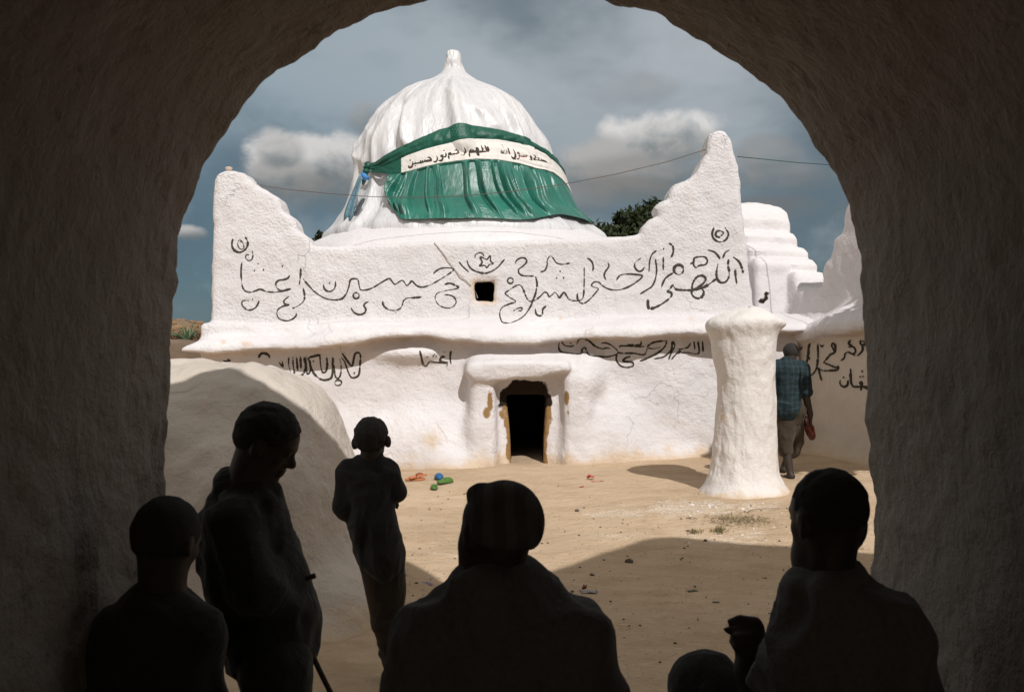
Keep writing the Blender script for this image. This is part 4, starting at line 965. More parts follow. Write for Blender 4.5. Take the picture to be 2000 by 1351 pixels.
ROOF = GATE_ROOF = [(-4.6, -.4), (-4.6, 3.4), (-4.2, 4.3), (-3.7, 4.3), (-3.3, 3.9), (-2.9, 3.7), (-2.0, 4.2), (-1.2, 4.75), (-.82, 4.8), (-.55, 5.0), (-.44, 5.12), (-.3, 4.9), (-.1, 4.72), (.03, 4.65), (.18, 4.64), (.3, 4.72), (.4, 4.8), (.7, 4.86), (.96, 4.8), (1.04, 4.45), (1.08, 4.15), (1.16, 4.04), (1.56, 4.24), (1.86, 4.48), (2.21, 4.79), (2.69, 5.22), (3.07, 5.51), (3.33, 5.6), (3.6, 5.43), (4.05, 5.25), (4.5, 4.92), (5.6, 4.9), (6.2, 4.8), (6.2, -.4)]
F = Field((-4.8, -3.7, -.4), (6.4, 2.78, 5.9), .075)
F.extrude(ROOF, 0, 2, 1.9, 2.70, r=.1, k=.02)
F.box((-4.6, -3.6, -.4), (6.2, 2.6, 3.42), .1, .05)
hole = [(a+n0*.22, b+n1*.22) for (a, b), (n0, n1) in zip(cv[::12], nrm[::12])]
F.extrude(hole, 0, 2, -5.0, 3.5, r=.02, k=.02, sub=True)
F.noise(lambda x, y, z: .03*fbm(x, y, z, 1.4, 2))
V, Fq = F.nets(); link('outer_shell', npmesh('outer_shell', V, Fq), M['col'], gate)
if False: pass
# ---------------------------------------------------------------- wire strung between the horns
wp = [(486, 356, 12.3), (520, 364, 12.25), (560, 370, 12.2), (640, 378, 12.1), (720, 384, 12.05), (810, 386, 12.0), (900, 383, 12.0), (1000, 374, 12.05), (1100, 360, 12.1), (1200, 341, 12.15), (1300, 317, 12.2), (1386, 290, 12.25)]
o = link('overhead_wire', pymesh('overhead_wire', *tube([P(*q) for q in wp], .0042, 6)), M['wire']); tag(o, 'thin sagging wire strung between the two corner horns in front of the dome', 'wire')
wp = [(1440, 306, 12.3), (1500, 312, 12.0), (1560, 318, 11.7), (1620, 322, 11.3), (1680, 326, 10.9), (1740, 328, 10.4), (1800, 329, 10.0), (2150, 320, 8.6)]
o = link('overhead_wire', pymesh('overhead_wire', *tube([P(*q) for q in wp], .0055, 6)), simple('green_wire', (.05, .12, .12), .6)); tag(o, 'greenish wire running off to the right from the tall corner horn', 'wire')
# ---------------------------------------------------------------- people
def bounds(prims, pad):
    lo = np.full(3, 1e9); hi = -lo
    for p in prims:
        if p[0] == 'e': c = np.array(p[1], float); r = max(p[2]) if p[3] is not None else np.array(p[2], float); lo = np.minimum(lo, c-r); hi = np.maximum(hi, c+r)
        elif p[0] == 'c':
            for q, r in ((p[1], p[3]), (p[2], p[4])): lo = np.minimum(lo, np.array(q, float)-r); hi = np.maximum(hi, np.array(q, float)+r)
    return lo-pad, hi+pad
def sculpt(name, prims, h, m, parent, noise=None, cut=None):
    lo, hi = bounds(prims, 4*h); F = Field(lo, hi, h)
    for p in prims:
        if p[0] in 'e': F.ell(p[1], p[2], p[4], ax=p[3])
        elif p[0] == 'c': F.cone(p[1], p[2], p[3], p[4], p[5])
        elif p[0] == 's': F.ell(p[1], p[2], p[4], sub=True, ax=p[3])
    if cut is not None: F.op(cut, None, None, .006, True)
    if noise is not None: F.noise(noise, .05)
    V, Fq = F.nets()
    return link(name, npmesh(name, V, Fq), m, parent)
def head(C, f, u, H, neck, nr, k=.018):
    C = Vector(C); f = Vector(f).normalized(); u = Vector(u); u = (u-f*u.dot(f)).normalized(); r = f.cross(u)
    L = lambda a, b, c: C+f*a*H+u*b*H+r*c*H
    ax = (tuple(f), tuple(u), tuple(r)); S = lambda *q: tuple(v*H for v in q)
    pr = [('e', L(-.02, .12, 0), S(.43, .375, .34), ax, k), ('e', L(.12, -.17, 0), S(.27, .31, .245), ax, k*1.5),
          ('c', L(.375, .03, 0), L(.46, -.115, 0), .030*H, .062*H, k*.6), ('e', L(.40, -.145, 0), S(.055, .045, .105), ax, k*.5),
          ('e', L(.385, -.245, 0), S(.055, .035, .13), ax, k*.4), ('e', L(.372, -.305, 0), S(.055, .038, .115), ax, k*.4), ('e', L(.31, -.42, 0), S(.095, .08, .11), ax, k),
          ('e', L(.345, .085, 0), S(.08, .05, .22), ax, k)]
    for s in (-1, 1):
        pr += [('e', L(.25, -.10, s*.17), S(.09, .07, .08), ax, k), ('s', L(.42, .0, s*.145), S(.07, .06, .085), ax, k*.5), ('e', L(.345, .0, s*.145), S(.055, .05, .06), ax, .002),
               ('e', L(-.03, -.04, s*.345), S(.085, .135, .045), ax, k*.5), ('s', L(.0, -.03, s*.395), S(.045, .08, .035), ax, .004)]
    pr.append(('c', L(-.10, -.14, 0), neck, nr, nr*1.15, k*1.3))
    return pr, L, ax, S
def hand(wr, d, n, s=.165, curl=.7, k=.008, thumb=1):
    wr = Vector(wr); d = Vector(d).normalized(); n = Vector(n); n = (n-d*n.dot(d)).normalized(); sd_ = d.cross(n)*thumb
    pr = [('e', wr+d*.27*s, (.30*s, .215*s, .095*s), (tuple(d), tuple(sd_), tuple(n)), k*1.6), ('c', wr-d*.1*s, wr+d*.15*s, .14*s, .15*s, k*1.5)]
    for o, l, cc in ((.165, .95, .9), (.055, 1.05, 1.0), (-.055, 1.0, 1.05), (-.160, .80, 1.15)):
        c1 = curl*cc; b = wr+d*.50*s+sd_*o*s
        m1 = b+(d*math.cos(c1*.6)+n*math.sin(c1*.6))*.22*s*l; t = m1+(d*math.cos(c1*1.7)+n*math.sin(c1*1.7))*.22*s*l
        pr += [('c', b-d*.1*s, m1, .055*s, .050*s, k*.5), ('c', m1, t, .050*s, .040*s, k*.4)]
    b = wr+d*.14*s+sd_*.16*s; m1 = b+(d*.17+sd_*.13+n*.08)*s; t = m1+(d*.17+n*.07)*s
    return pr + [('c', b, m1, .075*s, .058*s, k), ('c', m1, t, .056*s, .044*s, k*.5)]
def cloth(name, col, scale=90, rough=.9):
    m, N = newmat(name); v = N.add('TexCoord').outputs['Object']
    n = N.noise(v, 9, 5, .6, .8); wv = N.noise(v, scale, 2, .5)
    c = N.mix(wv, tuple(k*.75 for k in col), tuple(k*1.3 for k in col))
    finish(N, c, rough, N.math('ADD', n, N.math('MULTIPLY', wv, .12)), .02, .7, .15, **{'Sheen Weight': .1})
    return m
def mk(Y0):
    """pixel helper for a figure standing at depth Y0"""
    def q(x, y, dy=0.0): return P(x, y, Y0+dy)
    return q, Y0/FPX
def fold(a=.006):
    def fn(x, y, z):
        w1 = fbm(x, y, z, 4, 2)
        return a*.7*fbm(x, y, z*.7, 12, 2) - a*1.5*(ridged(vnoise(x*7+w1, y*7, z*5+w1*1.5))-.3) - a*.9*(ridged(vnoise(x*17+w1*2, y*17+3, z*11+w1*2))-.3)
    return fn
def cn(q, s, a, b, ra, rb, k=.03): return ('c', q(*a), q(*b), ra*s, rb*s, k)

# -- man in a knitted cap, seated in the middle with his back to us
q, s = mk(2.02)
pp = empty('person', tuple(q(970, 2172)), 'person in a striped knitted cap and dark jacket seated in the middle, seen from behind', 'person')
C = q(972, 1042)
hp, L, ax, S = head(C, (-.45, .89, -.10), (0, .05, 1), 198*s, q(962, 1150, .0), 48*s)
hp += [('c', q(950, 1070, .03), q(958, 1150, .0), 56*s, 62*s, .02)]
arm = [cn(q, s, (835, 1240), (800, 1430, .02), 40, 36), cn(q, s, (800, 1430, .02), (900, 1560, .26), 34, 26), cn(q, s, (1122, 1240), (1155, 1430, .02), 42, 36), cn(q, s, (1155, 1430, .02), (1040, 1560, .26), 34, 26)]
tor = [cn(q, s, (968, 1230), (970, 1500), 95, 105, .06), cn(q, s, (890, 1240), (1070, 1240), 60, 60, .06)]
leg = []
for sx_, kx in ((-1, 880), (1, 1070)):
    hip = q(970+sx_*75, 1680, .0); kn = Vector((q(kx, 1600, .45).x, 2.46, .47)); an = Vector((kn.x*1.05, 2.48, .09))
    leg += [('c', hip, kn, .085, .062, .04), ('c', kn, an, .056, .036, .03), ('c', an+Vector((0, -.03, -.055)), an+Vector((0, .15, -.06)), .034, .027, .02)]
    arm += hand(q(905 if sx_ < 0 else 1040, 1565, .27), (.0+.3*-sx_, .9, -.2), (0, 0, -1), .17, .5)
sculpt('body', hp+arm+tor+leg, .0095, M['skin'], pp)
jk = [cn(q, s, (968, 1235, .01), (975, 1560, .02), 118, 138, .07), cn(q, s, (842, 1256), (968, 1215), 60, 84, .06), cn(q, s, (968, 1215), (1110, 1250), 84, 70, .06), cn(q, s, (905, 1140), (955, 1150, -.05), 26, 40, .03), cn(q, s, (955, 1150, -.05), (1022, 1133), 42, 27, .03), cn(q, s, (905, 1140), (844, 1245), 26, 48, .07), cn(q, s, (1022, 1133), (1108, 1235), 26, 54, .07),
      cn(q, s, (836, 1258), (797, 1430, .02), 64, 78, .05), cn(q, s, (797, 1430, .02), (890, 1545, .24), 60, 44, .04), cn(q, s, (1114, 1255), (1160, 1430, .02), 72, 80, .05), cn(q, s, (1160, 1430, .02), (1052, 1545, .24), 60, 44, .04), cn(q, s, (975, 1560), (975, 1670), 138, 140, .05)]
sculpt('jacket', jk, .0095, cloth('dark_jacket_cloth', (.11, .106, .103)), pp, fold(.010))
sculpt('trousers', [('c', Vector(p[1]), Vector(p[2]), p[3]+.018, p[4]+.02, .04) for p in leg if p[3] > .04] + [cn(q, s, (905, 1680), (1040, 1680), 110, 110, .05)], .011, cloth('dark_trouser_cloth', (.12, .115, .11)), pp, fold(.005))
def cap_mat():
    m, N = newmat('striped_knit'); v = N.add('TexCoord').outputs['Object']
    st = N.math('SINE', N.math('ADD', N.math('MULTIPLY', N.add('SeparateXYZ', {0: v}).outputs[0], 150.0), N.math('MULTIPLY', N.noise(v, 14, 3), 4.0)))
    n = N.noise(v, 260, 2, .5)
    c = N.mix(N.ramp(st, -.3, .5), (.10, .091, .083), (.145, .132, .12)); finish(N, N.mix(N.math('MULTIPLY', n, .4), c, (.03, .028, .025)), .95, n, .004, 1.0, .1); return m
capc = L(-.055, .135, .045)
cp = [('e', capc, S(.435, .37, .355), ax, .01), ('e', L(-.12, .10, .04), S(.40, .36, .345), ax, .03), ('c', L(.10, .40, -.20), L(.05, .41, -.17), .016, .018, .015)]
def capcut(X, Y, Z):            # keep only what lies above the rim, which runs from the brow to the nape
    o = L(0, -.02, 0); n_ = Vector(ax[1])*.94 - Vector(ax[0])*.30
    n_.normalize()
    return ((X-o.x)*n_.x+(Y-o.y)*n_.y+(Z-o.z)*n_.z)
sculpt('knitted_cap', cp, .006, cap_mat(), pp, lambda x, y, z: .004*fbm(x, y, z, 16, 2), capcut)

# -- man at the right, hand raised over his knee
q, s = mk(2.10)
pp = empty('person', tuple(q(1640, 2116)), 'person with close-cropped hair seated at the right, one hand raised above a drawn-up knee', 'person')
C = q(1617, 1014)
hp, L, ax, S = head(C, (-.36, .93, -.06), (-.03, 0, 1), 190*s, q(1612, 1150, .0), 44*s)
hp += [('e', q(1681, 1026, -.01), (12*s, .024, 30*s), None, .010), ('e', q(1672, 1050, -.01), (12*s, .022, 20*s), None, .010), ('e', q(1569, 1088, .03), (24*s, 36*s, 42*s), None, .02)]
leg = [('c', q(1600, 1650, .0), q(1378, 1348, .25), .085, .064, .04), ('c', q(1378, 1348, .25), Vector((.47, 2.30, .50)), .058, .038, .03), ('c', Vector((.47, 2.28, .455)), Vector((.44, 2.42, .45)), .036, .028, .02),
       ('c', q(1690, 1650, .0), Vector((.80, 2.52, .49)), .085, .062, .04), ('c', Vector((.80, 2.52, .49)), Vector((.81, 2.54, .09)), .056, .036, .03), ('c', Vector((.81, 2.52, .035)), Vector((.80, 2.68, .03)), .034, .027, .02)]
h_ = lambda x, y, d=.15: q(x, y, d)
hs = (2.25)/FPX
fing = [('e', h_(1462, 1242), (29*hs, .020, 36*hs), None, .012), ('e', h_(1472, 1232), (22*hs, .018, 26*hs), None, .012),
        ('c', h_(1478, 1213), h_(1446, 1208), 9*hs, 8.5*hs, .006), ('c', h_(1446, 1208), h_(1424, 1213), 8.5*hs, 6.5*hs, .004),
        ('c', h_(1484, 1226), h_(1444, 1227, .14), 9*hs, 8.5*hs, .005), ('c', h_(1444, 1227, .14), h_(1419, 1229, .135), 8.5*hs, 7*hs, .004),
        ('c', h_(1480, 1240, .13), h_(1436, 1243, .12), 9*hs, 8*hs, .005), ('c', h_(1436, 1243, .12), h_(1430, 1252, .15), 8*hs, 7*hs, .004),
        ('c', h_(1474, 1254, .13), h_(1440, 1257, .11), 8*hs, 7*hs, .005), ('c', h_(1440, 1257, .11), h_(1434, 1262, .14), 7*hs, 6*hs, .004),
        ('c', h_(1456, 1276, .17), h_(1434, 1254, .18), 12*hs, 9*hs, .008), ('c', h_(1434, 1254, .18), h_(1431, 1244, .17), 9*hs, 7*hs, .004), ('c', h_(1441, 1203, .155), h_(1447, 1206, .15), 5*hs, 6*hs, .004),
        ('c', h_(1460, 1268), h_(1458, 1310, .13), 24*hs, 22*hs, .015)]
arm = fing + [('c', q(1458, 1310, .13), q(1485, 1440, .08), 22*s, 34*s, .02), ('c', q(1565, 1275), q(1490, 1440, .08), 44*s, 36*s, .03), cn(q, s, (1738, 1250), (1770, 1430, .02), 44, 38), cn(q, s, (1770, 1430, .02), (1700, 1540, .28), 34, 25)] + hand(q(1700, 1545, .29), (-.2, .9, -.25), (0, 0, -1), .17, .5)
tor = [cn(q, s, (1650, 1250), (1665, 1500), 95, 100, .06)]
sculpt('body', hp+arm+tor+leg, .0075, M['skin'], pp)
sh = [cn(q, s, (1650, 1270), (1672, 1560), 118, 128, .07), cn(q, s, (1572, 1290), (1645, 1225), 62, 78, .06), cn(q, s, (1645, 1230), (1736, 1258), 78, 68, .06), cn(q, s, (1565, 1150), (1612, 1155, -.05), 20, 34, .025), cn(q, s, (1612, 1155, -.05), (1655, 1135), 34, 22, .025), cn(q, s, (1655, 1140), (1730, 1250), 24, 56, .07), cn(q, s, (1565, 1155), (1572, 1270), 22, 55, .06),
      ('c', q(1572, 1285), q(1522, 1420, .06), 56*s, 54*s, .05), cn(q, s, (1738, 1260), (1775, 1430, .02), 68, 66, .05), cn(q, s, (1775, 1430, .02), (1708, 1535, .27), 58, 40, .04), ('c', q(1530, 1300, .02), q(1500, 1330, .06), 34*s, 30*s, .03), cn(q, s, (1672, 1560), (1672, 1640), 128, 132, .05)]
sculpt('shirt', sh, .0095, cloth('dark_shirt_cloth', (.11, .105, .10)), pp, fold(.010))
sculpt('trousers', [('c', Vector(p[1]), Vector(p[2]), p[3]+.016, p[4]+.018, .04) for p in leg if p[3] > .04] + [cn(q, s, (1600, 1650), (1700, 1650), 105, 105, .05)], .011, cloth('black_trouser_cloth', (.03, .029, .028)), pp, fold(.005))
sculpt('hair', [('e', L(-.045, .15, 0), S(.437, .38, .347), ax, .01)], .006, M['hair'], pp, lambda x, y, z: .003*fbm(x, y, z, 55, 2), lambda X, Y, Z: ((X-L(0, .02, 0).x)*(ax[1][0]*.9-ax[0][0]*.42)+(Y-L(0, .02, 0).y)*(ax[1][1]*.9-ax[0][1]*.42)+(Z-L(0, .02, 0).z)*(ax[1][2]*.9-ax[0][2]*.42)))

# -- boy in profile at the left with a crooked stick, head bowed
q, s = mk(2.78)
pp = empty('person', tuple(q(520, 1765)), 'person in profile at the left with bowed head, hooded top and crooked stick', 'person')
b = R_(29)
hp, L, ax, S = head(q(521, 862), (math.cos(b), .06, -math.sin(b)), (math.sin(b), 0, math.cos(b)), 141*s, q(470, 985), 38*s, .014)
hp[-1] = ('c', q(500, 885), q(472, 985), 40*s, 44*s, .03)
hd = hand(q(562, 1196, -.05), (.55, .35, -.6), (-.5, .8, -.2), .13, 1.3)
arm = [cn(q, s, (460, 1015, -.10), (500, 1150, -.13), 32, 28), ('c', q(500, 1150, -.13), q(562, 1196, -.05), 26*s, 19*s, .02), cn(q, s, (470, 1015, .10), (505, 1150, .13), 32, 28), ('c', q(505, 1150, .13), q(550, 1190, .08), 26*s, 19*s, .02)] + hd + hand(q(550, 1190, .08), (.6, -.2, -.4), (0, -.6, -.6), .13, 1.0)
tor = [cn(q, s, (474, 1010), (495, 1120), 62, 74, .05), cn(q, s, (495, 1120), (512, 1250), 74, 74, .05)]
leg = []
for dy in (-.075, .075):
    leg += [('c', q(538, 1300, dy), q(546, 1530, dy), .082, .060, .03), ('c', q(538, 1530, dy), q(525, 1720, dy), .058, .038, .03), ('c', Vector(q(520, 1720, dy))+Vector((0, 0, -.045)), Vector(q(520, 1720, dy))+Vector((.14, 0, -.055)), .034, .026, .02)]
sculpt('body', hp+arm+tor+leg, .0062, M['skin'], pp)
hood = [cn(q, s, (474, 1030), (496, 1120), 82, 92, .06), cn(q, s, (496, 1120), (522, 1228), 92, 90, .06), cn(q, s, (522, 1228), (526, 1258), 90, 84, .04), cn(q, s, (448, 945, 0), (485, 955, .0), 26, 40, .04), cn(q, s, (447, 930), (447, 945), 14, 22, .02), cn(q, s, (485, 965), (520, 975), 38, 28, .05),
        cn(q, s, (458, 1020, -.10), (500, 1150, -.13), 46, 42, .04), ('c', q(500, 1150, -.13), q(556, 1190, -.07), 38*s, 32*s, .03), cn(q, s, (468, 1020, .10), (505, 1150, .13), 46, 42, .04), ('c', q(505, 1150, .13), q(560, 1180, .085), 38*s, 30*s, .03), cn(q, s, (540, 1130), (562, 1200), 38, 40, .05), cn(q, s, (562, 1200), (560, 1262), 40, 40, .04), cn(q, s, (500, 1000), (520, 1015), 36, 34, .05)]
sculpt('hooded_top', hood, .0072, cloth('dark_hood_cloth', (.030, .029, .028)), pp, fold(.006))
sculpt('trousers', [('c', Vector(p[1]), Vector(p[2]), p[3]+.012, p[4]+.016, .03) for p in leg if p[3] > .04] + [cn(q, s, (528, 1262), (536, 1310), 78, 68, .04)], .009, cloth('dark_twill', (.028, .026, .024)), pp, fold(.004))
sculpt('hair', [('e', L(-.045, .145, 0), S(.45, .40, .365), ax, .01), ('e', L(-.18, .02, 0), S(.29, .33, .33), ax, .02)], .005, M['hair'], pp, lambda x, y, z: .0035*fbm(x, y, z, 60, 2), lambda X, Y, Z: -0 + ((X-L(.27, .1, 0).x)*(-ax[0][0]*.92+ax[1][0]*.38)+(Y-L(.27, .1, 0).y)*(-ax[0][1]*.92+ax[1][1]*.38)+(Z-L(.27, .1, 0).z)*(-ax[0][2]*.92+ax[1][2]*.38)))
sw = [(616, 1123), (604, 1127), (592, 1131), (584, 1142), (582, 1170), (588, 1220), (606, 1268), (624, 1308), (646, 1352), (690, 1440), (760, 1570)]
pts = [q(x, y, -.02) for i, (x, y) in enumerate(sw)]
for _ in range(2): pts = [pts[0]]+[v for i in range(len(pts)-1) for v in (pts[i].lerp(pts[i+1], .25), pts[i].lerp(pts[i+1], .75))]+[pts[-1]]
last = pts[-1]; pts.append(Vector((last.x+.06, last.y, .03)))
o = link('walking_stick', pymesh('walking_stick', *tube(pts, .0075, 8)), simple('dark_wood', (.045, .030, .02), .7, 30, .3)); tag(o, 'thin dark crooked walking stick held by the boy in profile', 'stick')

# -- small boy against the left jamb, barely seen in the dark
q, s = mk(2.28)
pp = empty('person', tuple(q(330, 2005)), 'person of child height in the dark lower left corner against the passage wall', 'person')
hp, L, ax, S = head(q(326, 1056), (.30, .90, -.30), (.08, .2, 1), 165*s, q(318, 1165), 40*s)
leg = []
for k_ in (-1, 1):
    leg += [('c', q(330+k_*55, 1560, .0), q(335+k_*55, 1800, .02), .075, .055, .03), ('c', q(335+k_*55, 1800, .02), q(335+k_*55, 1955), .052, .036, .03), ('c', Vector((q(335+k_*55, 1960).x, 2.26, .035)), Vector((q(335+k_*55, 1960).x+.05, 2.39, .03)), .033, .026, .02)]
arm = [cn(q, s, (225, 1240), (205, 1420), 34, 30), cn(q, s, (205, 1420), (250, 1540, .1), 28, 20), cn(q, s, (385, 1235), (408, 1410), 28, 24), cn(q, s, (408, 1410), (395, 1530, .1), 24, 20)] + hand(q(250, 1545, .1), (.2, .3, -.9), (.5, .5, 0), .14, .6) + hand(q(395, 1535, .1), (-.1, .3, -.9), (-.5, .5, 0), .14, .6)
sculpt('body', hp+arm+leg+[cn(q, s, (315, 1260), (330, 1520), 80, 85, .05)], .0095, M['skin'], pp)
sculpt('shirt', [cn(q, s, (312, 1255), (335, 1540), 98, 118, .06), cn(q, s, (232, 1245), (312, 1195), 46, 62, .05), cn(q, s, (312, 1195), (388, 1245), 62, 48, .05), cn(q, s, (228, 1245), (203, 1420), 48, 48, .04), cn(q, s, (385, 1225), (408, 1400), 42, 38, .04), cn(q, s, (335, 1540), (338, 1600), 118, 112, .04)], .0095, cloth('dark_child_shirt', (.026, .025, .024)), pp, fold())
sculpt('trousers', [('c', Vector(p[1]), Vector(p[2]), p[3]+.016, p[4]+.018, .03) for p in leg if p[3] > .04], .011, cloth('dark_child_trousers', (.025, .024, .023)), pp, fold(.005))
sculpt('hair', [('e', L(-.04, .14, 0), S(.44, .385, .36), ax, .01), ('e', L(-.16, .02, 0), S(.29, .31, .33), ax, .02)], .007, M['hair'], pp, lambda x, y, z: .002*fbm(x, y, z, 60, 2), lambda X, Y, Z: ((X-L(.24, .1, 0).x)*(-ax[0][0]*.9+ax[1][0]*.42)+(Y-L(.24, .1, 0).y)*(-ax[0][1]*.9+ax[1][1]*.42)+(Z-L(.24, .1, 0).z)*(-ax[0][2]*.9+ax[1][2]*.42)))

# -- boy leaning on the mound
q, s = mk(4.70)
pp = empty('person', tuple(ground_hit(770, 1335)), 'boy with folded arms standing against the white mound', 'person')
hp, L, ax, S = head(q(726, 859), (.12, .98, -.08), (-.07, 0, 1), 87*s, q(722, 905), 18*s, .012)
for i, sg_ in ((0, -1), (1, 1)):   # standing-out ears
    hp.append(('e', L(-.05, -.06, sg_*.39), S(.06, .14, .07), ax, .008))
leg = [('c', q(726, 1100), q(744, 1215, .02), .058, .043, .03), ('c', q(744, 1215, .02), q(764, 1310, .05), .041, .030, .03), ('c', q(764, 1325, .03), q(762, 1322, .17), .030, .024, .02),
       ('c', q(766, 1100), q(769, 1210, .03), .056, .043, .03), ('c', q(769, 1210, .03), q(776, 1308, .0), .041, .030, .03), ('c', q(776, 1326, -.02), q(780, 1322, .12), .030, .024, .02)]
arm = [cn(q, s, (688, 925), (680, 990, .01), 19, 17), ('c', q(680, 990, .01), q(728, 985, .14), 15*s, 11*s, .02), cn(q, s, (754, 922), (776, 962, .02), 19, 16), ('c', q(776, 962, .02), q(735, 970, .15), 14*s, 11*s, .02)] + hand(q(728, 985, .14), (.9, .25, .1), (0, -.7, -.3), .14, .5) + hand(q(735, 970, .15), (-.9, .2, .0), (0, -.7, -.3), .14, .5)
sculpt('body', hp+arm+leg+[cn(q, s, (722, 940), (734, 1050), 34, 36, .04)], .0068, M['skin'], pp)
sculpt('shirt', [cn(q, s, (721, 938), (731, 1020), 42, 45, .04), cn(q, s, (731, 1020), (744, 1082), 46, 46, .03), cn(q, s, (690, 924), (721, 912), 26, 28, .03), cn(q, s, (721, 912), (752, 920), 28, 26, .03), cn(q, s, (704, 897), (740, 890), 8, 9, .02), cn(q, s, (688, 926), (679, 988, .01), 26, 25, .03), ('c', q(679, 988, .01), q(715, 986, .12), 24*s, 16*s, .02), cn(q, s, (754, 922), (776, 962, .02), 24, 22, .03), ('c', q(776, 962, .02), q(745, 970, .13), 21*s, 15*s, .02), cn(q, s, (744, 1082), (747, 1092), 46, 44, .02)], .0075, cloth('dark_boy_shirt', (.022, .022, .022)), pp, fold(.008))
sculpt('trousers', [('c', Vector(p[1]), Vector(p[2]), p[3]+.001, p[4]+.007, .03) for p in leg if p[3] > .04] + [cn(q, s, (733, 1095), (760, 1095), 30, 28, .03)], .008, cloth('brown_boy_trousers', (.030, .024, .019)), pp, fold(.009))
sculpt('hair', [('e', L(-.03, .15, 0), S(.46, .38, .365), ax, .01), ('e', L(-.14, .04, 0), S(.33, .33, .345), ax, .02)], .0055, M['hair'], pp, lambda x, y, z: .005*fbm(x, y, z, 50, 2), lambda X, Y, Z: ((X-L(.24, .1, 0).x)*(-ax[0][0]*.9+ax[1][0]*.42)+(Y-L(.24, .1, 0).y)*(-ax[0][1]*.9+ax[1][1]*.42)+(Z-L(.24, .1, 0).z)*(-ax[0][2]*.9+ax[1][2]*.42)))

# -- man walking away behind the column
gm = ground_hit(1538, 934); q, s = mk(gm.y)
pp = empty('person', tuple(gm), 'barefoot person in a blue checked shirt and brown rolled trousers walking away behind the column', 'person')
hp, L, ax, S = head(q(1544, 690), (-.15, .92, -.38), (0, .35, .95), 39*s, q(1540, 712, -.02), 9.5*s, .014)
leg = [('c', q(1532, 800, .02), q(1534, 868, .06), .085, .062, .03), ('c', q(1534, 868, .06), q(1543, 922, .0), .055, .036, .03), ('c', q(1546, 930, -.02), q(1531, 932, .13), .036, .026, .02),
       ('c', q(1552, 800, .02), q(1553, 862, .16), .085, .062, .03), ('c', q(1553, 862, .16), q(1531, 912, .30), .055, .036, .03), ('c', q(1531, 917, .28), q(1522, 919, .42), .034, .026, .02)]
arm = [cn(q, s, (1567, 722), (1573, 768, -.02), 10, 9), ('c', q(1573, 768, -.02), q(1582, 808, .02), 8*s, 6*s, .02), cn(q, s, (1508, 722), (1500, 768, .02), 10, 9), ('c', q(1500, 768, .02), q(1498, 806, .1), 8*s, 6*s, .02)] + hand(q(1582, 808, .02), (.1, .1, -1), (-.9, .1, 0), .18, .9) + hand(q(1498, 806, .1), (0, .1, -1), (.9, .1, 0), .18, .7)
sculpt('body', hp+arm+leg+[cn(q, s, (1537, 730), (1538, 790), 22, 22, .05)], .011, M['skin'], pp)
def plaid():
    m, N = newmat('blue_checked_cloth'); v = N.add('TexCoord').outputs['Object']; sx_ = N.add('SeparateXYZ', {0: N.add('VectorMath', {0: v, 1: N.add('VectorMath', {0: N.add('TexNoise', {'Vector': v, 'Scale': 9.0}).outputs['Color'], 3: .05}, operation='SCALE').outputs[0]}, operation='ADD').outputs[0]})
    a = N.ramp(N.math('SINE', N.math('MULTIPLY', sx_.outputs[0], 120)), .3, .8); b_ = N.ramp(N.math('SINE', N.math('MULTIPLY', sx_.outputs[2], 120)), .3, .8); n = N.noise(v, 18, 3)
    c = N.mix(N.math('MULTIPLY', N.math('ADD', a, b_), .45), (.014, .026, .031), (.034, .056, .064)); finish(N, N.mix(N.math('MULTIPLY', n, .35), c, (.012, .025, .032)), .85, n, .02, .6, .2); return m
pm = plaid()
sculpt('shirt', [cn(q, s, (1538, 728), (1537, 798), 27, 25, .05), cn(q, s, (1514, 719), (1563, 719), 15, 15, .04), cn(q, s, (1566, 722), (1573, 764, -.02), 15, 14, .03), cn(q, s, (1510, 722), (1501, 764, .02), 15, 14, .03), cn(q, s, (1522, 795), (1552, 795), 17, 17, .03), cn(q, s, (1536, 706, -.02), (1545, 707, -.02), 11, 11, .02)], .0105, pm, pp, fold(.008))
sculpt('trousers', [('c', q(1532, 800, .02), q(1534, 868, .06), .098, .082, .03), ('c', q(1534, 868, .06), q(1536, 878, .055), .082, .078, .02), ('c', q(1552, 800, .02), q(1553, 862, .16), .098, .08, .03), ('c', q(1553, 862, .16), q(1548, 880, .2), .08, .072, .02), cn(q, s, (1530, 800, .02), (1552, 800, .02), 20, 20, .03)], .0105, cloth('brown_cotton', (.050, .037, .026)), pp, fold(.008))
sculpt('hair', [('e', L(-.03, .14, 0), S(.445, .385, .36), ax, .01), ('e', L(-.15, .03, 0), S(.30, .32, .335), ax, .02)], .009, M['hair'], pp, None, lambda X, Y, Z: ((X-L(.24, .1, 0).x)*(-ax[0][0]*.9+ax[1][0]*.42)+(Y-L(.24, .1, 0).y)*(-ax[0][1]*.9+ax[1][1]*.42)+(Z-L(.24, .1, 0).z)*(-ax[0][2]*.9+ax[1][2]*.42)))

# mud bench inside the gateway on which the two men sit
F = Field((-.55, 1.55, -.15), (1.15, 2.62, .62), .03)
F.box((-.40, 1.72, -.3), (1.02, 2.42, .415), .05, .03)
F.noise(lambda x, y, z: .012*fbm(x, y, z, 4, 3))
V, Fq = F.nets(); link('bench', npmesh('bench', V, Fq), M['passage'], gate)
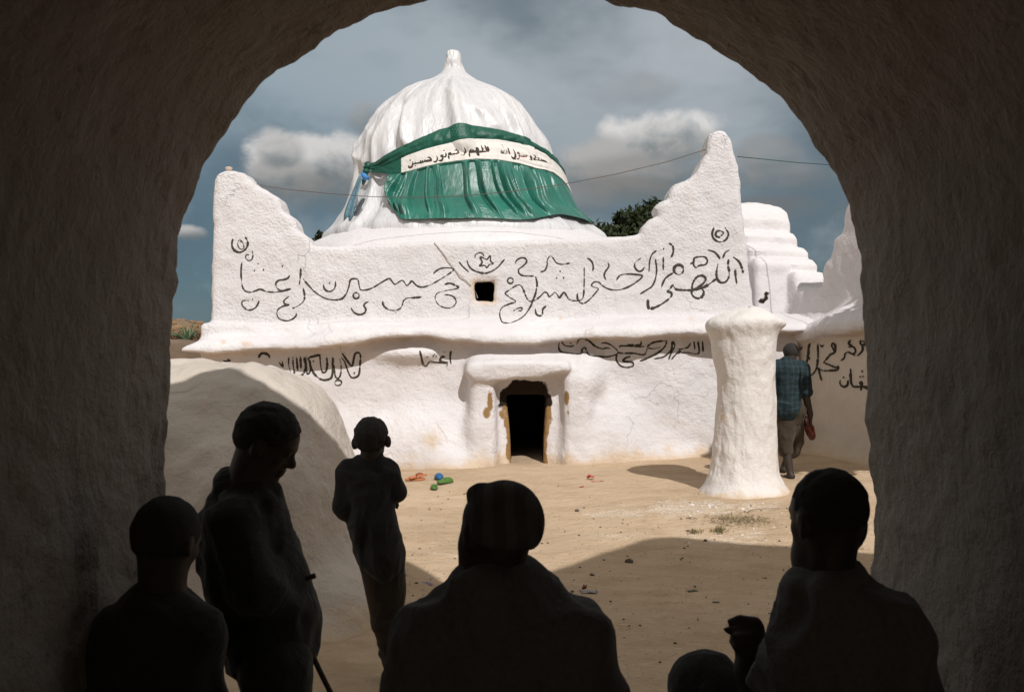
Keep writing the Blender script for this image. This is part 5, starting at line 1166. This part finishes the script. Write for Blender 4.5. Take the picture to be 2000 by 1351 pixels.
# ---------------------------------------------------------------- footwear and litter on the ground
def flipflop(loc, yaw, col, strapcol, L_=.24, tilt=(0, 0), label='', group=None, name='flip_flop'):
    e = empty(name, loc, label, 'flip flop', group); e.rotation_euler = (tilt[0], tilt[1], yaw)
    out = [(-.5, 0), (-.47, .13), (-.38, .17), (-.2, .155), (0, .15), (.2, .19), (.36, .20), (.47, .13), (.5, .02), (.47, -.1), (.36, -.165), (.2, -.16), (0, -.13), (-.2, -.14), (-.38, -.165), (-.47, -.12)]
    pp = catmull(out+[out[0]], .04)[:-1]; n = len(pp); th_ = .021
    V = []; 
    for z, k in ((0, .96), (.004, 1.0), (th_-.004, 1.0), (th_, .95)): V += [(p.x*L_*k, p.y*L_*k, z + .012*max(0, p.x-.25)) for p in pp]
    Fq = [(r*n+i, r*n+(i+1) % n, (r+1)*n+(i+1) % n, (r+1)*n+i) for r in range(3) for i in range(n)]
    V += [(0, 0, 0), (0, 0, th_)]
    for i in range(n): Fq += [((i+1) % n, i, 4*n), (3*n+i, 3*n+(i+1) % n, 4*n+1)]
    o = link('sole', pymesh('sole', V, Fq), col); o.parent = e
    ps = []
    for sg_ in (-1, 1):
        ps.append(tube([(.30*L_, 0, th_), (.27*L_, .02*sg_*L_, th_+.010), (.12*L_, .09*sg_*L_, th_+.020), (-.05*L_, .14*sg_*L_, th_+.012), (-.10*L_, .145*sg_*L_, th_*.6)], [.004, .006, .008, .006, .004], 7))
    o = link('strap', pymesh('strap', *merge(ps)), strapcol); o.parent = e
    return e
def clog(loc, yaw, m, label, L_=.2, group=None):
    e = empty('slip_on_shoe', loc, label, 'shoe', group); e.rotation_euler = (0, 0, yaw)
    F = Field((-.62*L_, -.32*L_, -.02), (.62*L_, .32*L_, .55*L_), .0055)
    F.ell((.18*L_, 0, .12*L_), (.36*L_, .235*L_, .235*L_), .03); F.ell((-.24*L_, 0, .11*L_), (.27*L_, .19*L_, .20*L_), .04); F.ell((0, 0, .06*L_), (.5*L_, .17*L_, .09*L_), .03)
    F.ell((-.22*L_, 0, .33*L_), (.25*L_, .145*L_, .27*L_), .01, sub=True)
    F.op(lambda X, Y, Z: Z-.008+0*X, None, None, .004, True)
    V, Fq = F.nets(); o = link('upper', npmesh('upper', V, Fq), m); o.parent = e
    F = Field((-.62*L_, -.32*L_, -.02), (.62*L_, .32*L_, .14*L_), .0055)
    F.ell((.16*L_, 0, .03), (.36*L_, .235*L_, .08), .02); F.ell((-.24*L_, 0, .03), (.27*L_, .19*L_, .08), .03)
    F.op(lambda X, Y, Z: np.abs(Z-.009)-.009+0*X, None, None, .003) if False else F.op(lambda X, Y, Z: -(np.abs(Z-.010)-.010)+0*X, None, None, .003, True)
    V, Fq = F.nets(); o = link('sole', npmesh('sole', V, Fq), simple('rubber_sole', (.05, .05, .045), .8)); o.parent = e
    return e
om = simple('orange_foam', (.46, .17, .075), .7, 40, .12); rm = simple('red_rubber', (.27, .07, .04), .6, 40, .15)
gp = ground_hit(811, 938); flipflop(gp+Vector((0, 0, .003)), R_(8), om, rm, .21, (0, 0), 'orange flip flop lying flat on the sand near the foot of the shrine wall')
flipflop(gp+Vector((.03, -.01, .036)), R_(14), om, rm, .20, (0, R_(-9)), 'orange flip flop resting tilted on top of its mate')
clog(ground_hit(857, 935), R_(-80), simple('blue_plastic', (.022, .10, .23), .45, 40, .15), 'blue plastic slip-on shoe beside the orange flip flops', .20)
gm_ = simple('green_plastic', (.07, .15, .03), .5, 40, .2)
clog(ground_hit(869, 944), R_(42), gm_, 'green plastic shoe lying nearer the blue shoe', .19, 'green shoes')
clog(ground_hit(848, 955), R_(98), gm_, 'green plastic shoe seen from its heel, nearest of the footwear', .15, 'green shoes')
# pair carried by the walking man
q, s = mk(gm.y)
flipflop(q(1580, 836, .03), R_(20), simple('dull_red_foam', (.10, .035, .026), .7), rm, .25, (R_(80), R_(75)), 'dull red flip flop carried in the hand of the walking man, the outer one')
flipflop(q(1575, 832, .07), R_(10), simple('dull_red_foam_inner', (.09, .032, .024), .7), rm, .25, (R_(88), R_(62)), 'dull red flip flop carried in the hand of the walking man, the inner one')
def crumple(name, loc, size, m, seed, label, cat, flat=.35):
    r = random.Random(seed); bm = bmesh.new(); bmesh.ops.create_grid(bm, x_segments=7, y_segments=5, size=1)
    for v in bm.verts:
        x, y = v.co.x, v.co.y
        v.co = Vector((x*size[0]*(1+.2*math.sin(y*3+seed)), y*size[1]*(1+.25*math.sin(x*4+seed*2)), size[2]*(flat+.5*float(vnoise(x*1.4+seed, y*1.7, seed*.3))+.25*float(vnoise(x*4, y*4+seed, 1.3)))))
    me = bpy.data.meshes.new(name); bm.to_mesh(me); bm.free()
    o = link(name, me, m, smooth=False); o.location = loc; o.rotation_euler = (0, 0, r.uniform(-.5, .5)); sol = o.modifiers.new('thickness', 'SOLIDIFY'); sol.thickness = .002
    return tag(o, label, cat)
redm = simple('red_wrapper', (.45, .06, .045), .5); grey = simple('grey_paper', (.36, .34, .33), .8); pur = simple('violet_paper', (.30, .26, .42), .8); leafm = simple('dry_green_leaf', (.07, .10, .05), .7)
crumple('wrapper', ground_hit(1154, 936), (.035, .03, .05), redm, 3, 'crumpled red wrapper standing up from the sand, right of the doorway', 'litter', .6)
crumple('paper_strip', ground_hit(1167, 940), (.06, .015, .02), simple('pale_red_paper', (.52, .22, .18), .7), 5, 'narrow pale red paper strip in front of the red wrapper', 'litter')
crumple('paper_scrap', ground_hit(1136, 951), (.018, .014, .02), redm, 8, 'tiny red scrap nearest the viewer of the red litter', 'litter')
crumple('paper_strip', ground_hit(836, 1139), (.05, .012, .012), pur, 9, 'violet paper strip in the shade beside the leaning boy', 'litter').rotation_euler = (0, 0, -.9)
crumple('wrapper', ground_hit(1150, 1157), (.05, .026, .03), grey, 12, 'grey crumpled wrapper in the gateway shadow', 'litter')
crumple('wrapper', ground_hit(1141, 1154), (.012, .02, .045), simple('dark_red_paper', (.16, .03, .03), .7), 14, 'dark red scrap touching the grey wrapper', 'litter', .6)
crumple('leaf', ground_hit(1352, 1154), (.035, .016, .012), leafm, 15, 'single dark green leaf on the shaded ground', 'leaf')
crumple('leaf', ground_hit(1398, 1176), (.02, .01, .01), leafm, 17, 'small dark leaf nearer than the green leaf', 'leaf')
# stones
stm = simple('dark_stone', (.13, .105, .085), .9, 30, .35, .6, .006)
def stone_mesh(seed):
    bm = bmesh.new(); bmesh.ops.create_icosphere(bm, subdivisions=3, radius=1)
    for v in bm.verts:
        p = v.co.copy(); k = 1+.30*float(vnoise(p.x*1.3+seed, p.y*1.3, p.z*1.3))+.14*float(vnoise(p.x*3.5, p.y*3.5+seed, p.z*3.5))
        v.co = Vector((p.x*k, p.y*k*.85, max(p.z*k*.7, -.35)))
    me = bpy.data.meshes.new('pebble'); bm.to_mesh(me); bm.free(); me.materials.append(stm); me.polygons.foreach_set('use_smooth', np.ones(len(me.polygons), bool)); return me
sm_ = [stone_mesh(i*3.7) for i in range(6)]
def pebble(px, py, size, k, label, group=None, m=None):
    o = bpy.data.objects.new('pebble', sm_[k % 6]); COL.objects.link(o); o.location = ground_hit(px, py)+Vector((0, 0, size*.2)); o.scale = (size,)*3; o.rotation_euler = (0, 0, k*1.3)
    return tag(o, label, 'pebble', group)
pebble(1229, 1097, .030, 1, 'dark angular stone alone in the gateway shadow, largest on the shaded ground')
pebble(1156, 1123, .016, 2, 'small dark stone in the shadow left of the angular stone')
pebble(1118, 1155, .012, 3, 'small dark stone beside the grey wrapper, to its left')
pebble(1127, 998, .022, 4, 'brown stone alone on the sunlit sand left of the column shadow')
rp = random.Random(5); n = 0
while n < 150:
    px, py = rp.uniform(790, 1700), rp.triangular(930, 1330, 1000)
    if 1365 < px < 1560 and py < 985: continue
    pebble(px, py, rp.uniform(.004, .011)*(1.5 if rp.random() < .12 else 1), n, 'small dark pebble among many on the sandy ground', 'pebbles scattered on the courtyard sand'); n += 1
ps = []
for i in range(1500):
    px, py = rp.uniform(780, 1720), rp.triangular(915, 1345, 1040)
    if 1360 < px < 1570 and py < 985: continue
    c_ = ground_hit(px, py); k_ = rp.uniform(.0015, .0045); a = rp.uniform(0, 6); dx_, dy_ = math.cos(a)*k_*rp.uniform(1, 2.2), math.sin(a)*k_
    ps.append(([tuple(c_+Vector((-dx_, -dy_, 0))), tuple(c_+Vector((dy_, -dx_, .001))), tuple(c_+Vector((dx_, dy_, 0))), tuple(c_+Vector((-dy_, dx_, .001))), tuple(c_+Vector((0, 0, k_*1.1)))], [(0, 1, 4), (1, 2, 4), (2, 3, 4), (3, 0, 4)]))
tag(link('gravel', pymesh('gravel', *merge(ps)), simple('gravel_bits', (.17, .13, .095), .95, 3, .6)), 'fine dark gravel and crumbs strewn over the sandy ground', 'gravel', kind='stuff')
# white flakes of fallen plaster round the column foot
fm = simple('white_plaster_flake', (.74, .71, .68), .9, 60, .1)
def flake_mesh(seed):
    r = random.Random(seed); n_ = 7; a = [(math.cos(i*6.283/n_)*r.uniform(.6, 1), math.sin(i*6.283/n_)*r.uniform(.5, 1)) for i in range(n_)]
    V = [(x, y, 0) for x, y in a]+[(x*.92, y*.92, .25) for x, y in a]; Fq = [tuple(range(n_))[::-1], tuple(range(n_, 2*n_))]+[(i, (i+1) % n_, n_+(i+1) % n_, n_+i) for i in range(n_)]
    me = pymesh('plaster_flake', V, Fq); me.materials.append(fm); return me
fms = [flake_mesh(i) for i in range(5)]
for i in range(48):
    t = rp.random()
    px, py = (rp.gauss(1330, 34), rp.gauss(990, 9)) if t < .6 else ((rp.uniform(1380, 1560), rp.gauss(993, 5)) if t < .8 else (rp.gauss(1440, 60), rp.gauss(1045, 9)))
    o = bpy.data.objects.new('plaster_flake', fms[i % 5]); COL.objects.link(o); z_ = rp.uniform(.006, .020); o.scale = (z_*1.5, z_, z_*.6); o.location = ground_hit(px, py)+Vector((0, 0, .001)); o.rotation_euler = (rp.uniform(-.3, .3), rp.uniform(-.3, .3), rp.uniform(0, 6))
    tag(o, 'small white flake of fallen plaster near the column foot', 'plaster flake', 'white plaster flakes by the column')
# dry grass: a strewn patch, two tufts, a loose twig
def blades(name, pts, m, hgt, label, cat, kind=None, flat=False):
    V = []; Fq = []
    for (px, py) in pts:
        b = ground_hit(px, py); a = rp.uniform(0, 6.28); l = hgt*rp.uniform(.5, 1.3); tl = rp.uniform(.05, .35) if flat else rp.uniform(.5, 1.4)
        d = Vector((math.cos(a)*math.cos(tl), math.sin(a)*math.cos(tl), math.sin(tl))); w_ = Vector((-math.sin(a), math.cos(a), 0))*.0028
        b = b+Vector((0, 0, .003)); m1 = b+d*l*.55+Vector((0, 0, .1*l)); t = b+d*l+Vector((0, 0, -.05*l if flat else 0)); t.z = max(t.z, b.z+.002)
        o = len(V); V += [b-w_, b+w_, m1+w_*.8, m1-w_*.8, t]; Fq += [(o, o+1, o+2, o+3), (o+3, o+2, o+4)]
    ob = link(name, pymesh(name, V, Fq), m, smooth=False); return tag(ob, label, cat, kind=kind)
strm = simple('dry_straw', (.22, .17, .09), .9, 20, .5); grm = simple('dull_green_grass', (.20, .165, .075), .9, 20, .4)
blades('straw', [(rp.gauss(1440, 32), rp.gauss(1016, 6)) for _ in range(420)], strm, .05, 'thin patch of dry straw strewn on the sand in front of the column', 'straw', 'stuff', True)
blades('grass_tuft', [(rp.gauss(1405, 7), rp.gauss(1038, 2.5)) for _ in range(160)], grm, .034, 'low dull green grass tuft on the sand, right of the smaller tuft', 'grass tuft')
blades('grass_tuft', [(rp.gauss(1356, 6), rp.gauss(1040, 1.8)) for _ in range(90)], grm, .030, 'small brown-green tuft at the edge of the gateway shadow', 'grass tuft')
twm = simple('dry_twig', (.13, .09, .055), .9)
def twig(a, b, bend, label, r=.0035):
    A = ground_hit(*a); B = ground_hit(*b); pts = [A.lerp(B, t)+Vector((0, bend*math.sin(t*7), .008+.01*math.sin(t*3.1))) for t in np.linspace(0, 1, 9)]
    tag(link('twig', pymesh('twig', *tube(pts, [r*(1-.5*t) for t in np.linspace(0, 1, 9)], 6)), twm), label, 'twig')
twig((1462, 999), (1527, 994), .02, 'long thin twig on the sand right in front of the column')
twig((905, 966), (960, 955), .03, 'thin twig on the sand in front of the doorway')
twig((1340, 1013), (1362, 1015), .0, 'short twig on the sand left of the straw patch')

# ---------------------------------------------------------------- trees and what shows beyond the walls
def leaf_mat(name, a, b):
    m, N = newmat(name); oi = N.add('NewGeometry').outputs['Position']; n = N.noise(oi, 2.6, 3); n2 = N.noise(oi, 30, 2)
    c = N.mix(N.math('ADD', N.math('MULTIPLY', n, .6), N.math('MULTIPLY', n2, .4)), a, b); finish(N, c, .7, None, spec=.2); return m
def crown_mesh(blobs, nleaf, size, seed, needle=False):
    r = np.random.default_rng(seed); tot = sum(bl[1]**2 for bl in blobs); Vs = []
    for (c, rad, sq) in blobs:
        k = int(nleaf*rad**2/tot); nc = max(6, int(k/26))
        d = r.normal(size=(nc, 3)); d /= np.linalg.norm(d, axis=1, keepdims=True)
        cc = np.array(c)+d*(r.random((nc, 1))**.35)*rad*np.array([1, 1, sq])
        ctr = np.repeat(cc, 26, 0)+r.normal(size=(nc*26, 3))*rad*.13
        a = r.normal(size=ctr.shape); a /= np.linalg.norm(a, axis=1, keepdims=True); b = np.cross(a, r.normal(size=ctr.shape)); b /= np.linalg.norm(b, axis=1, keepdims=True)
        L_ = size*(.6+.8*r.random((len(ctr), 1))); W_ = L_*(.12 if needle else .45)
        Vs.append(np.stack([ctr-a*L_, ctr+b*W_, ctr+a*L_, ctr-b*W_], 1).reshape(-1, 3))
    V = np.concatenate(Vs); return npmesh('crown', V, np.arange(len(V)).reshape(-1, 4))
def tree(base, blobs, nleaf, size, m, label, seed, name='broadleaf_tree', needle=False):
    e = empty(name, base, label, 'tree')
    top = Vector(np.mean([b_[0] for b_ in blobs], 0)); base = Vector(base)
    ps = [tube([base, base.lerp(top, .4)+Vector((.1, .1, 0)), base.lerp(top, .75), top], [.2, .16, .11, .05], 9)]
    for c, rad, sq in blobs: ps.append(tube([base.lerp(top, .45), base.lerp(top, .55).lerp(Vector(c), .5), Vector(c)], [.09, .06, .02], 7))
    link('trunk', pymesh('trunk', *merge(ps)), simple('bark', (.09, .07, .05), .95), e)
    link('crown', crown_mesh(blobs, nleaf, size, seed, needle), m, e, smooth=False)
TY = 26.0
t_ = lambda x, y, dy=0: tuple(P(x, y, TY+dy))
tree((P(1240, 700, TY).x, TY, .3), [(t_(1195, 462), .42, .8), (t_(1165, 462, .3), .22, .8), (t_(1222, 430), .30, .9), (t_(1248, 445), .62, .8), (t_(1275, 425, .2), .45, .9), (t_(1288, 412), .32, 1.0), (t_(1310, 450), .8, .8), (t_(1240, 510), 1.3, .8)], 13000, .085, leaf_mat('dark_leaves', (.012, .018, .008), (.040, .052, .020)), 'dark broad crown of a tree rising behind the parapet, right of the dome', 21)
tree((P(626, 700, TY).x, TY, .3), [(t_(624, 459), .10, 1.4), (t_(617, 472), .16, .8), (t_(630, 474), .22, .8), (t_(622, 495), .40, .8), (t_(636, 520), .6, .8)], 3600, .06, leaf_mat('conifer_needles', (.012, .02, .010), (.045, .055, .022)), 'small pointed dark tree showing behind the parapet, left of the dome', 22, 'conifer_tree', False)
tree((4.9, 8.3, .1), [((4.15, 8.4, 3.05), .50, .9), ((4.6, 8.5, 3.0), .62, .85), ((4.0, 8.45, 3.7), .42, .9), ((4.7, 8.3, 3.8), .85, .9), ((5.5, 8.3, 3.1), .8, .8)], 9000, .10, leaf_mat('shade_tree_leaves', (.03, .05, .016), (.06, .09, .03)), 'unseen leafy tree by the right courtyard wall, added to shade the walking man', 31)  # out-of-view tree, added to throw shade on the man behind the column
# earth bank, rubble and a spiky plant beyond the left end of the shrine
F = Field((-9.6, 14.3, -.2), (-3.6, 15.6, 2.0), .06)
F.box((-9.4, 14.6, -.4), (-3.8, 15.3, 1.78), .06, .05); F.noise(lambda x, y, z: .05*fbm(x, y, z, 1.8, 4))
V, Fq = F.nets(); o = link('earth_wall', npmesh('earth_wall', V, Fq), simple('bare_mud', (.15, .11, .078), .95, 4, .35, .8, .03)); tag(o, 'low bare brown mud wall beyond the left end of the shrine', 'wall')
F = Field((-9.2, 15.2, -.2), (-3.2, 19, 2.6), .08)
F.ell((-6.0, 16.9, .6), (2.9, 1.5, 1.55), .1); F.ell((-4.9, 16.5, .6), (1.2, 1.1, 1.40), .1); F.noise(lambda x, y, z: .10*fbm(x, y, z, 1.6, 4))
V, Fq = F.nets(); o = link('rubble_bank', npmesh('rubble_bank', V, Fq), simple('rubble_earth', (.21, .145, .09), .95, 9, .6, .9, .05)); tag(o, 'brown bank of earth and rubble heaped behind the mud wall', 'bank')
bv = BVHTree.FromPolygons([tuple(p) for p in V], [tuple(int(i) for i in f) for f in Fq])
ps = []; rs = random.Random(4)
for i in range(260):
    h = bv.ray_cast(Vector((rs.uniform(-7.2, -3.9), rs.uniform(15.5, 17), 4)), Vector((0, 0, -1)))
    if h[0] is None: continue
    k = rs.uniform(.03, .10); mm = sm_[i % 6]; a = rs.uniform(0, 6); ca, sa = math.cos(a), math.sin(a)
    ps.append(([tuple(h[0]+Vector(((v.co.x*ca-v.co.y*sa)*k, (v.co.x*sa+v.co.y*ca)*k, v.co.z*k*.8))) for v in mm.vertices], [tuple(p.vertices) for p in mm.polygons]))
o = link('rubble', pymesh('rubble', *merge(ps)), simple('rubble_stones', (.21, .13, .075), .9, 2.2, .7)); tag(o, 'loose brown stones and dry litter covering the bank', 'rubble', kind='stuff')
def spiky(base, n_, l, label):
    ps = []; r = random.Random(int(base[0]*100))
    for i in range(n_):
        a = i*2.4; tl = r.uniform(.6, 1.35); d = Vector((math.cos(a)*math.cos(tl), math.sin(a)*math.cos(tl), math.sin(tl))); L2 = l*r.uniform(.7, 1.1)
        pts = [Vector(base)+d*L2*t+Vector((0, 0, -.25*L2*t*t*math.cos(tl))) for t in np.linspace(0, 1, 6)]
        ps.append(tube(pts, [.022, .024, .020, .015, .009, .002], 6))
    o = link('aloe_plant', pymesh('aloe_plant', *merge(ps)), simple('aloe_leaf', (.09, .13, .07), .5, 8, .3)); tag(o, label, 'plant')
spiky(tuple(P(366, 668, 15.4)), 13, .38, 'spiky aloe plant growing on the rubble bank left of the shrine')
def drybush(x, y, rad, seed, label):
    c = P(x, y, 15.9); r = random.Random(seed); ps = []
    for i in range(48):
        d = Vector((r.gauss(0, 1), r.gauss(0, .7), abs(r.gauss(.8, .6)))).normalized(); b = c+Vector((r.gauss(0, rad*.4), r.gauss(0, rad*.3), -.1)); ps.append(tube([b, b+d*rad*.6, b+d*rad+Vector((r.gauss(0, .03), 0, r.gauss(0, .03)))], [.007, .005, .002], 4))
    o = link('dry_bush', pymesh('dry_bush', *merge(ps)), simple('dry_stalks', (.20, .125, .07), .95, 5, .5)); tag(o, label, 'bush')
drybush(352, 648, .24, 1, 'dry brown brushwood on the bank, left of the aloe plant'); drybush(398, 646, .22, 2, 'dry brown brushwood on the bank beside the shrine corner')
